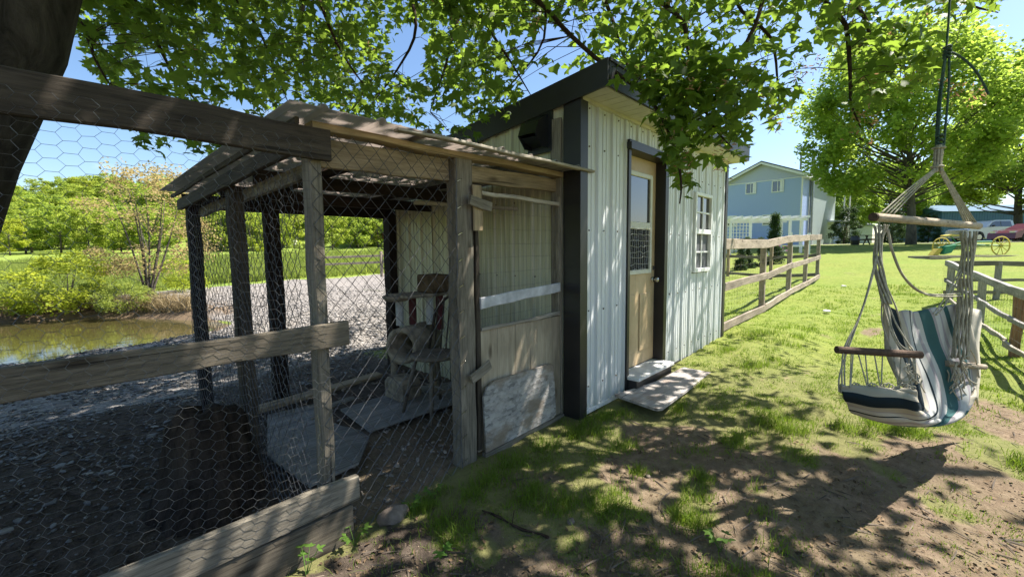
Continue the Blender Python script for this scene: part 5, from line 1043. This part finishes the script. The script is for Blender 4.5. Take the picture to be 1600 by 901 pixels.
# ---------------------------------------------------------------- trees
QUAD = (np.array([(-.5, 0, 0), (0, -.38, .08), (.5, 0, 0), (0, .38, .08)]), np.array([(0, 1, 2), (0, 2, 3)]))
def leaf_mesh(name, C, size, mat, flat=.6, variants=None):
    n = len(C); var = variants or [QUAD]; V = []; F = []; rn = []; off = 0; vi = nr.randint(0, len(var), n)
    for k, (v_, f_) in enumerate(var):
        ix = np.where(vi == k)[0]
        if not len(ix): continue
        R = rotmats(nr.rand(len(ix))*6.283, nr.randn(len(ix))*flat, nr.randn(len(ix))*flat); sz = size[ix] if isinstance(size, np.ndarray) else size*nr.uniform(.7, 1.3, len(ix))
        P = np.einsum('nij,vj->nvi', R, v_)*sz[:, None, None]+C[ix][:, None, :]; V.append(P.reshape(-1, 3)); F.append((f_[None]+(np.arange(len(ix))*len(v_))[:, None, None]+off).reshape(-1, f_.shape[1])); off += len(ix)*len(v_); rn.append(np.repeat(nr.rand(len(ix)), len(v_)))
    me = mesh_np(name, np.concatenate(V), np.concatenate(F), mat); a = me.attributes.new('rnd', 'FLOAT', 'POINT'); a.data.foreach_set('value', np.concatenate(rn).astype(np.float32)); return me
def grow(seed, H, Rc, trunk_r, nclump, nleaf, lsize, lmat, bmat, base=.25, top_pow=.8, clump_r=.16, shape='round', stems=1):
    """trunk and limbs reaching every leaf clump; crown = leaf faces gathered in the clumps"""
    rg = random.Random(seed); tb_ = MB(); C = []
    def lean(z): return Vector((.05*H*math.sin(z/H*2+seed), .05*H*math.cos(z/H*2.4+seed), z))
    for s_ in range(stems):
        o = Vector((0, 0, 0)); e = Vector((rg.uniform(-.25, .25), rg.uniform(-.25, .25), 0))*H if stems > 1 else Vector((0, 0, 0))
        tb_.tube([lean(H*.85*i/7)-lean(0)+e*(i/7)+(Vector((0, 0, -.4)) if i == 0 else Vector((0, 0, 0))) for i in range(8)], [trunk_r*(1.25 if i == 0 else 1-.85*i/7) for i in range(8)], 8)
    for k in range(nclump):
        t = rg.random(); z = H*(base+(1-base)*t); q = rg.uniform(0, 6.283)
        if shape == 'cone': rr_ = Rc*(1-t)*rg.uniform(.55, 1)
        else: rr_ = Rc*math.sqrt(max(0, 1-(abs(t-.42)/.62)**2.2))*rg.uniform(.35, 1)**.6
        c = Vector((rr_*math.cos(q), rr_*math.sin(q), z))+(lean(z)-lean(0)-Vector((0, 0, z))); C.append((c, Rc*clump_r*rg.uniform(.7, 1.5)))
        if k % 3 == 0 and rr_ > Rc*.25:
            z0 = z*.55 if shape != 'cone' else z; b = lean(z0)-lean(0); md_ = b.lerp(c, .5)+Vector((0, 0, -.03*H)); tb_.tube([b, md_, c], [trunk_r*.26, trunk_r*.13, trunk_r*.05], 5, False)
    per = nleaf//nclump; P = []
    for c, r in C:
        d = nr.randn(per, 3); d /= np.linalg.norm(d, axis=1)[:, None]; rad_ = r*nr.rand(per)**.45; d[:, 2] *= .72; P.append(np.array(c)+d*rad_[:, None])
    return mesh_np('trunk', np.array([tuple(p) for p in tb_.v]), tb_.f, bmat, True), leaf_mesh('crown', np.concatenate(P), lsize, lmat)
def plant(kind, mt, x, y, s, rz, label, group, cat_='tree', z=None, sz=1, nm='tree'):
    z = gz(x, y) if z is None else z; o = bpy.data.objects.new(nm, None); put(o, None, Matrix.Translation((x, y, z)) @ Matrix.Rotation(rz, 4, 'Z') @ Matrix.Diagonal((s, s, s*sz, 1))); tag(o, label, cat_, group)
    for n_, me in zip(('trunk', 'crown'), mt):
        c = bpy.data.objects.new(n_, me); col.objects.link(c); c.parent = o
    return o
FV = [grow(20+i, 9, 3.4, .16, 46, 5200, .34, [LF_FAR, LF_FAR, LF_YEL, LF_FAR, LF_DARK][i], BARK_FAR, .12, clump_r=.26) for i in range(4)]
FV.append(grow(31, 10, 2.2, .15, 60, 5200, .30, LF_DARK, BARK_FAR, .06, shape='cone', clump_r=.22))
# wooded hill beyond the field
HL_ = {0: 'mid green broadleaf tree in the wood beyond the pond field', 1: 'mid green broadleaf tree in the wood beyond the pond field', 2: 'yellow green broadleaf tree in the wood beyond the pond field', 3: 'rounded broadleaf tree in the wood beyond the pond field', 4: 'dark pointed conifer in the wood beyond the pond field'}
for i in range(210):
    u_ = rng.uniform(-90, 690); row = rng.random(); d = 74+row*95; a = YAW-math.atan((u_-800)/FPX); rr_ = (d+rng.uniform(-4, 4))/math.cos(a-YAW); x, y = rr_*math.cos(a), rr_*math.sin(a)
    k = rng.choices([0, 1, 2, 3, 4], [5, 5, 1.2, 4, .45])[0]; lb = HL_[k].replace(' in the wood beyond the pond field', ' in').replace('tree in', 'tree %s' % ('at the foot of the hill' if row < .3 else 'halfway up the hill' if row < .65 else 'on the hilltop')).replace('conifer in', 'conifer %s' % ('at the foot of the hill' if row < .3 else 'halfway up the hill' if row < .65 else 'on the hilltop'))+(' over the yellow bushes' if u_ < 140 else ' behind the pinkish shrub' if u_ < 290 else ' seen through the side mesh' if u_ < 480 else ' seen through the front mesh')
    plant('w', FV[k], x, y, rng.uniform(.8, 1.15), rng.uniform(0, 6.28), lb, 'trees of the wooded hillside', sz=rng.uniform(.75, 1.0), nm='conifer' if k == 4 else 'broadleaf_tree')
for i, (u_, d, s, k) in enumerate([(40, 66, .8, 0), (95, 67, .85, 1), (140, 65, .75, 3), (190, 66, .7, 0), (15, 60, .55, 2), (250, 68, .8, 1), (440, 72, .7, 3), (520, 70, .75, 0), (560, 76, .7, 1), (395, 68, .7, 1), (345, 70, .8, 0), (625, 74, .7, 3)]):
    p = at(u_, 390, d); plant('w', FV[k], p.x, p.y, s, i*1.3, HL_[k].replace('in the wood beyond the pond field', 'at the edge of the wood')+' '+['above the yellow bush', 'left of the pinkish shrub', 'beside the pinkish shrub top', 'behind the pinkish shrub', 'above the leftmost green bush', 'at the pen corner post', 'between the side posts of the pen', 'near the red barn', 'beside the red barn roof', 'above the white cottage', 'behind the pen side post', 'over the brown yard fence'][i], 'trees at the near edge of the wood', nm='broadleaf_tree')
# the pinkish willow shrub and low bushes on the pond bank
SHR = grow(51, 3.6, 1.55, .035, 70, 6500, .065, LF_PINK, BARK_FAR, .25, clump_r=.20, stems=7); p = gpx(233, 478, -.3)
plant('s', SHR, p[0], p[1], 1.08, .6, 'tall pinkish leaved shrub with several stems on the pond bank', None, 'shrub', nm='bank_shrub')
SB = grow(52, 1.5, 1.2, .02, 40, 5000, .075, LF_YEL, BARK_FAR, .05, clump_r=.25, stems=3); SB2 = grow(53, 1.4, 1.1, .02, 40, 5000, .07, GR_FIELD, BARK_FAR, .05, clump_r=.25, stems=3)
for i, (u_, v_, s, m_, lb) in enumerate([(105, 482, .98, SB, 'bright yellow green bush at the pond edge, wider of the two bright bushes'), (150, 480, .5, SB2, 'green bush between the yellow bush and the pinkish shrub'), (290, 462, .7, SB, 'yellow green bush behind the pinkish shrub beside the pen corner'), (20, 486, .6, SB2, 'green bush at the pond edge at the leftmost end of the bank'), (70, 450, .6, SB, 'yellow bush standing back in the field above the pond'), (200, 482, .6, SB2, 'low green bush at the foot of the pinkish shrub'), (168, 418, .6, SB2, 'pale young bush alone in the field in front of the wood'), (415, 412, 1.1, SB, 'yellow bush in the field seen through the left pen mesh'), (470, 410, .9, SB2, 'green bush in the field seen through the chain link')]):
    p = gpx(u_, v_, -.2); plant('s', m_, p[0], p[1], s, i*1.7, lb, None, 'bush', nm='bush')
# the big lime green tree and its neighbours across the lawn
BT = grow(61, 15.2, 6.4, .30, 230, 46000, .27, LF_BIG, bark('grey_tree_bark', (.05, .045, .04), (.15, .135, .12), 3), .27, clump_r=.17); p = at(1424, 377, 32)
plant('b', BT, p.x, p.y, 1.0, 1.1, 'big spreading lime green tree behind the hanging chair', None, nm='broadleaf_tree')
BT2 = grow(62, 13, 5.2, .3, 130, 30000, .30, LF_BIG, BARK_FAR, .30, clump_r=.19)
for i, (u_, v_, d, s, lb) in enumerate([(1592, 374, 42, 1.18, 'tall lime green tree rising over the teal building'), (1330, 374, 54, .60, 'bright green tree at the far end wall of the blue house'), (1380, 372, 62, .85, 'green tree far behind the trunk of the big spreading tree'), (1450, 372, 64, .8, 'green tree behind the pickup truck bonnet'), (1500, 372, 74, .9, 'distant green tree between the big tree and teal building'), (1680, 372, 40, .8, 'lime green tree near the red car'), (1300, 372, 78, .9, 'distant tree beyond the roof of the blue house')]):
    p = at(u_, v_, d); plant('b', BT2, p.x, p.y, s, i*2.1, lb, None, nm='broadleaf_tree')
DC = grow(63, 4, 1.3, .10, 60, 9000, .12, LF_DARK, BARK_FAR, .02, clump_r=.3)
for i, (u_, d, s, lb) in enumerate([(1318, 46, .95, 'dark green bush by the balcony end of the blue house'), (1395, 40, .8, 'dark bush by the trunk of the big tree'), (1450, 44, .7, 'dark bush in the shade beyond the big tree')]):
    p = at(u_, 374, d); plant('b', DC, p.x, p.y, s, i*2.1, lb, None, 'bush', nm='bush')
CN = grow(64, 2.2, .48, .05, 90, 14000, .05, LF_DARK, BARK_FAR, .03, shape='cone', clump_r=.34)
for i, (u_, v_, d, s, lb) in enumerate([(1204, 398, 19.5, 1.0, 'tallest cone shaped cedar before the white pergola'), (1158, 416, 16.8, .52, 'small cone shaped cedar nearest the shed corner'), (1171, 412, 17.5, .56, 'small cedar next to the shed side of the tallest cedar'), (1187, 411, 18.5, .56, 'small cedar hidden partly behind a fence post')]):
    p = at(u_, v_, d); plant('c', CN, p.x, p.y, s, i*1.9, lb, None, 'cedar', z=gz(p.x, p.y), nm='cedar')

# ---------------------------------------------------------------- the maple overhead
mo = [(0, -.02, 0), (.14, -.10), (.42, -.13), (.30, .06), (.55, .22), (.34, .30), (.28, .42), (.14, .40), (.0, .78)]
def maple_leaf(bend):
    o = [(0, 0), (.10, -.06), (.36, -.12), (.33, .02), (.56, .20), (.36, .27), (.40, .42), (.16, .36), (.12, .52), (0, .80)]
    pts = o+[(-x, y) for x, y in o[-2:0:-1]]; V = [(x, y, -.9*bend*(x*x*1.6)-bend*max(0, y-.25)**2*1.6) for x, y in pts]; V.append((0, .22, .02)); n = len(pts)
    return np.array(V), np.array([(n, i, (i+1) % n) for i in range(n)])
ML = [maple_leaf(b) for b in (.1, .35, .6, .9)]
LOW = [(np.array([(0, 0, 0), (.42, -.05, -.05), (.5, .25, -.08), (.2, .45, 0), (0, .78, -.1), (-.2, .45, 0), (-.5, .25, -.08), (-.42, -.05, -.05)]), np.array([(0, 1, 2), (0, 2, 3), (0, 3, 4), (0, 4, 5), (0, 5, 6), (0, 6, 7)]))]
mt_ = thing('maple_tree', (-.9, 2.75, -.3), 'big maple tree whose leafy boughs hang over the shed and pen', 'tree')
tk = MB().tube([(-.95, 2.7, -.5), at(-310, 820, 2.15), at(-150, 420, 2.2), at(-75, 235, 2.2), at(8, 60, 2.2), at(60, -120, 2.35), at(170, -420, 2.9)], [.42, .33, .27, .24, .23, .22, .20], 16); tk.build('trunk', BARK, mt_, smooth=True)
ORG = at(60, -120, 2.35); limbs = []
def limb(path, r0, r1, name='limb', n=7):
    P = [Vector(p) for p in path]; out = []
    for i in range(len(P)-1):
        p0, p1, p2, p3 = P[max(i-1, 0)], P[i], P[i+1], P[min(i+2, len(P)-1)]
        for t in [k/4 for k in range(4)]: out.append(.5*((2*p1)+(p2-p0)*t+(2*p0-5*p1+4*p2-p3)*t*t+(3*p1-p0-3*p2+p3)*t**3))
    out.append(P[-1]); m_ = MB().tube(out, [r0+(r1-r0)*i/(len(out)-1) for i in range(len(out))], n); limbs.append(out); return m_.build(name, TWIG if r0 < .03 else BARK, mt_, smooth=True)
A1 = Vector((1.2, 2.4, 3.6)); A2 = Vector((3.6, 1.6, 4.6)); A3 = Vector((5.4, -.6, 4.9)); A4 = Vector((1.0, 4.6, 4.6)); A5 = Vector((2.8, 6.8, 5.2)); A6 = Vector((2.2, .2, 4.2))
limb([ORG, A1, A2, A3, (6.6, -2.2, 5.2)], .15, .05); limb([ORG, (-.3, 3.6, 3.8), A4, A5, (3.6, 9, 5.4)], .13, .03); limb([A1, A6, (3.5, -.6, 4.0), at(1488, -170, 2.6), (4.4, -1.6, 4.3)], .09, .03); limb([A2, (4.8, 3.0, 4.9), (6.2, 4.8, 5.2)], .07, .02)
BR = [[A2, (770, -60, 4.8), (717, 28, 4.4), (697, 100, 4.2), (680, 150, 4.1), (672, 175, 4.1)], [A2, (738, -30, 4.2), (762, 40, 4.0), (800, 100, 4.0), (830, 150, 4.1)], [A4, (180, -60, 4.2), (225, 20, 4.0), (262, 100, 3.9), (300, 150, 3.9), (345, 215, 3.9)],
      [A4, (330, -60, 4.6), (400, 40, 4.5), (430, 110, 4.5), (450, 160, 4.5)], [A1, (480, -80, 3.6), (510, 30, 3.6), (545, 100, 3.7), (590, 160, 3.9)], [A2, (820, -60, 3.6), (860, 20, 3.4), (930, 90, 3.2), (1010, 150, 2.95), (1050, 220, 2.75), (1064, 280, 2.65), (1062, 318, 2.6)],
      [A3, (1060, -60, 3.6), (1070, 40, 3.2), (1085, 120, 3.0), (1110, 190, 2.9), (1145, 232, 2.85)], [A3, (1240, -60, 3.8), (1180, 40, 3.6), (1150, 110, 3.4), (1148, 170, 3.4), (1160, 205, 3.4)], [A3, (1300, -60, 3.4), (1322, 40, 3.2), (1328, 110, 3.1), (1330, 160, 3.05), (1345, 200, 3.0)],
      [A3, (1340, -60, 4.0), (1352, 30, 3.6), (1380, 90, 3.4), (1440, 110, 3.3)], [A1, (620, -60, 4.0), (650, 40, 4.0), (620, 110, 4.2), (575, 170, 4.4)], [A2, (940, -60, 4.2), (960, 40, 4.0), (985, 110, 3.9), (1030, 160, 3.7), (1080, 200, 3.5)], [A3, (1160, -40, 4.6), (1205, 60, 4.4), (1215, 130, 4.3), (1218, 175, 4.3)], [A3, (1450, -60, 3.8), (1500, 0, 3.6), (1560, 20, 3.5)],
      [A4, (90, -40, 3.4), (130, 40, 3.2), (150, 95, 3.1), (170, 130, 3.1)], [A2, (860, -60, 5.4), (850, 60, 5.2), (800, 130, 5.2), (760, 170, 5.2)]]
bpaths = []
for b in BR: bpaths.append([b[0]]+[at(*p) for p in b[1:]]); limb(bpaths[-1], .026, .004, 'branch', 6)
vb = np.interp
UB = [-200, 100, 150, 185, 208, 250, 270, 282, 290, 345, 400, 450, 520, 620, 700, 760, 800, 835, 862, 900, 940, 975, 1005, 1035, 1048, 1075, 1092, 1110, 1140, 1160, 1175, 1185, 1200, 1225, 1245, 1262, 1285, 1310, 1340, 1370, 1400, 1440, 1480, 1510, 1560, 1620, 1800]
VB = [10, 40, 120, 140, 235, 250, 225, 150, 235, 255, 220, 190, 190, 210, 222, 215, 175, 150, 112, 112, 105, 130, 150, 200, 325, 322, 215, 245, 262, 240, 200, 150, 190, 215, 130, 90, 60, 120, 215, 175, 150, 150, 120, 40, 25, 12, -40]
HOLE = [(640, 82, 28, 42), (238, 95, 24, 20), (222, 175, 16, 24), (858, 60, 24, 30), (895, 35, 14, 14), (1262, 40, 14, 26), (830, 130, 12, 30), (375, 165, 22, 14), (700, 185, 26, 14), (1215, 110, 18, 22), (410, 55, 10, 12), (480, 70, 12, 9), (520, 170, 14, 8), (330, 60, 9, 12), (600, 40, 9, 8), (735, 60, 10, 12), (920, 40, 8, 10), (1100, 30, 10, 10), (450, 150, 12, 9), (1400, 20, 14, 9), (1162, 60, 10, 14), (560, 120, 10, 10), (170, 60, 14, 20), (1290, 130, 28, 22), (620, 195, 12, 8), (780, 55, 9, 9), (880, 90, 16, 14), (990, 20, 8, 8)]
def allowed(P):
    u, v, z = proj_np(P); nb = vb(np.nan_to_num(u, nan=9999), UB, VB); jag = (fbm(np.nan_to_num(u), np.nan_to_num(v)*0, 40., 3)-.45)*50; ok = (v < nb+jag*.5)
    for hu, hv, ru, rv in HOLE: ok &= ((u-hu)/ru)**2+((v-hv)/rv)**2 > 1
    inv = np.isnan(z) | (z < .3) | (u < -140) | (u > 1740) | (v < -60); return ok | inv, inv, u, v, z
# twig tips: sampled evenly over the picture of the crown, at many distances
n = 5200; u = nr.uniform(90, 1640, n); top_ = -70; v = nr.uniform(top_, 330, n); d = 2.5+4.6*nr.rand(n)**.9; d = np.where((u > 985) & (u < 1180) & (v > 95), nr.uniform(2.45, 3.1, n), d); d = np.where((u > 1250) & (v > 60), nr.uniform(2.6, 3.6, n), d); d = np.where(v < 60, d*.95, d); d = np.where((u<860), np.maximum(d, 3.0), d)
P0 = np.array([tuple(at(a, b, c)) for a, b, c in zip(u, v, d)]); ok, inv, _, _, _ = allowed(P0+np.array([0, 0, -.05])); HANG = np.array([tuple(at(a, b, 3.3)) for a, b in [(212, 200), (222, 210), (240, 218), (246, 228), (268, 208), (300, 205), (318, 214), (330, 222), (345, 226), (340, 236), (362, 226), (372, 236)]]); dens = np.clip((fbm(u, v, 95., 3)-.26)*4.6, .12, 1)*np.where((u > 1190), .62, 1)*np.where((u > 1420), .55, 1)
ok &= (nr.rand(n) < dens*(d/5.2)**-.6*.45); P0 = np.concatenate([P0[ok], HANG])
def twigs_to_leaves(P0, nl, spread, size):
    k = len(P0); C = np.repeat(P0, nl, 0)+nr.randn(k*nl, 3)*np.array(spread); return C, nr.uniform(size[0], size[1], k*nl)
C1, S1 = twigs_to_leaves(P0, 9, (.11, .11, .085), (.05, .13)); ok, inv, uu, vv, zz = allowed(C1); ok |= inv; ok &= ~((zz < 2.3) & ~inv); C1, S1, zz = C1[ok], S1[ok], zz[ok]
order = np.argsort(np.where(np.isnan(zz), 99, zz)); C1, S1 = C1[order], S1[order]
# shade crown: filler leaves, mostly out of view, added to shape the dappled shade
Sn = np.array(SUN)
def shade(n, xr, yr, zr, keepf, sp=(.22, .22, .12), nl=9, size=(.09, .15)):
    gx = nr.uniform(*xr, n); gy = nr.uniform(*yr, n); hz = nr.uniform(*zr, n); P = np.stack([gx, gy, np.full(n, -.1)], 1)+Sn[None]*(hz/Sn[2])[:, None]; k = keepf(gx, gy); P = P[nr.rand(n) < k]
    ok, inv, u_, v_, z_ = allowed(P); ok &= inv | (nr.rand(len(P)) < .42); P = P[ok]; C, S = twigs_to_leaves(P, nl, sp, size); ok, inv, u_, v_, z_ = allowed(C); return C[ok], S[ok]
SUNP = [(1360, 515, .9), (1250, 600, .8), (1200, 560, .9), (1450, 690, .55), (1590, 690, .6), (1560, 600, .7), (1300, 690, .35), (1085, 790, .14), (1010, 790, .16), (945, 770, .15), (1240, 770, .09), (1150, 700, .12), (1060, 720, .12), (920, 660, .1), (790, 720, .12), (1350, 700, .3), (1040, 860, .16), (1130, 850, .12), (1220, 860, .1), (620, 790, .10), (500, 850, .12), (700, 800, .08), (1520, 790, .35), (1590, 790, .3), (100, 790, .12), (850, 700, .08), (980, 690, .08), (1180, 690, .2), (1420, 830, .1), (1330, 870, .12), (560, 790, .07), (1400, 640, .6), (1480, 640, .6)]
SUNW = [(*gpx(a, b), r) for a, b, r in SUNP]
def fg(gx, gy):
    k = np.clip((fbm(gx*1.0, gy*1.0, .9, 4)-.30)*4.0, .15, 1)
    k = k*sstep(5.4, 3.2, gx+.15*gy)
    for x, y, r in SUNW: k = k*(1-np.exp(-((gx-x)**2+(gy-y)**2)/(r*r)*.9))
    return k
ROOFW = [(.3, 3.9, .5), (.7, 4.4, .5), (.2, 4.8, .4), (1.0, 4.0, .4)]+[(*gpx(a, b, -.2), r) for a, b, r in [(110, 790, .16), (175, 650, .14), (60, 600, .25), (330, 765, .08), (300, 590, .2), (30, 680, .12), (560, 545, .4), (700, 695, .12), (590, 760, .08)]]
def lf_(x, y):
    k = np.clip((fbm(x, y, 1.1, 4)-.22)*4, .2, 1)*sstep(8.6, 6.8, y-2.9*sstep(3.0, 1.2, x))
    for a, b, r in ROOFW: k = k*(1-np.exp(-((x-a)**2+(y-b)**2)/(r*r)*.9))
    return k
C5, S5 = shade(2300, (-3.2, 2.0), (3.6, 10.2), (3.6, 7.0), lambda x, y: np.clip((fbm(x+5, y, .8, 4)-.26)*4, .10, 1)*np.prod([1-np.exp(-((x-a)**2+(y-b)**2)/(r*r)*.9) for a, b, r in ROOFW], axis=0), (.2, .2, .12))
C2, S2 = shade(1500, (-1.5, 5.2), (-2.2, 2.2), (3.4, 5.4), fg, (.14, .14, .10))
C3, S3 = shade(3900, (-4.5, 4.4), (2.0, 11.4), (3.4, 7.0), lf_, (.2, .2, .12))
C4, S4 = shade(260, (3.0, 6.4), (1.7, 3.2), (3.0, 5.0), lambda x, y: np.clip((fbm(x, y, .6, 3)-.30)*3.4, .0, 1)*sstep(6.4, 4.6, x), (.14, .14, .1))
for i in range(min(300, len(C1))):
    if i == 0: LMe = [mesh_np('leaf', v_, f_, LF_MAPLE) for v_, f_ in ML]
    o = bpy.data.objects.new('leaf', LMe[i % 4]); s = float(S1[i]); put(o, mt_, Matrix.Translation(Vector(C1[i])) @ Matrix.Rotation(rng.uniform(0, 6.28), 4, 'Z') @ Matrix.Rotation(rng.gauss(.5, .5), 4, 'X') @ Matrix.Rotation(rng.gauss(0, .45), 4, 'Y') @ Matrix.Diagonal((s, s, s, 1)))
C1r, S1r = C1[300:], S1[300:]
def foliage(name, C, S, mat, var, parent, flat=.62):
    me = leaf_mesh(name, C-np.array(WM[parent.name].translation), S, mat, flat, var); return tag(put(bpy.data.objects.new(name, me), parent, WM[parent.name].copy()), kind='stuff')
foliage('foliage', C1r, S1r, LF_MAPLE, ML, mt_); foliage('shade_foliage', np.concatenate([C2, C3, C4, C5]), np.concatenate([S2, S3, S4, S5]), LF_MAPLE, LOW, mt_)
# fine twigs: from each tip towards the nearest bough
BP = np.array([tuple(p) for b in limbs for p in b]); tw = MB(); T = P0[::2]
for p in T:
    dd = np.linalg.norm(BP-p, axis=1)+np.where(BP[:, 2] < p[2], .4, 0); j = int(np.argmin(dd)); q = BP[j]
    if dd[j] > 1.6: v_ = (q-p)/dd[j]; q = p+v_*.7
    m_ = (p+q)/2+np.array([rng.gauss(0, .03), rng.gauss(0, .03), rng.uniform(.0, .06)]); tw.tube([tuple(q), tuple(m_), tuple(p)], [.0035, .0028, .0016], 4, False)
tag(tw.build('twigs', TWIG, mt_), kind='stuff')
# reddish winged seeds hanging in bunches
sd_sel = P0[(nr.rand(len(P0)) < .16)]; u_, v_, z_ = proj_np(sd_sel); sd_sel = sd_sel[(u_ > 560) | (nr.rand(len(u_)) < .25)]
u_, v_, z_ = proj_np(sd_sel); extra = np.array([tuple(at(a, b, 3.2)) for a, b in [(1270, 103, ), (1240, 138), (1480, 130), (1530, 155), (1500, 140), (1440, 118), (1420, 128), (1220, 188), (1208, 175), (1255, 108), (1460, 20), (1500, 8), (1400, 60), (1365, 200), (1350, 180), (1125, 250), (1130, 258), (1190, 140)]])
sd_sel = np.concatenate([sd_sel, extra, extra+.02]); C = np.repeat(sd_sel, 14, 0)+nr.randn(len(sd_sel)*14, 3)*np.array([.03, .03, .045])
SEED = [(np.array([(0, 0, 0), (.25, .14, 0), (1, .12, .05), (1, -.12, 0), (.3, -.08, 0)]), np.array([(0, 1, 2), (0, 2, 3), (0, 3, 4)]))]
foliage('seed_clusters', C, nr.uniform(.022, .036, len(C)), LF_SEED, SEED, mt_, 1.2)
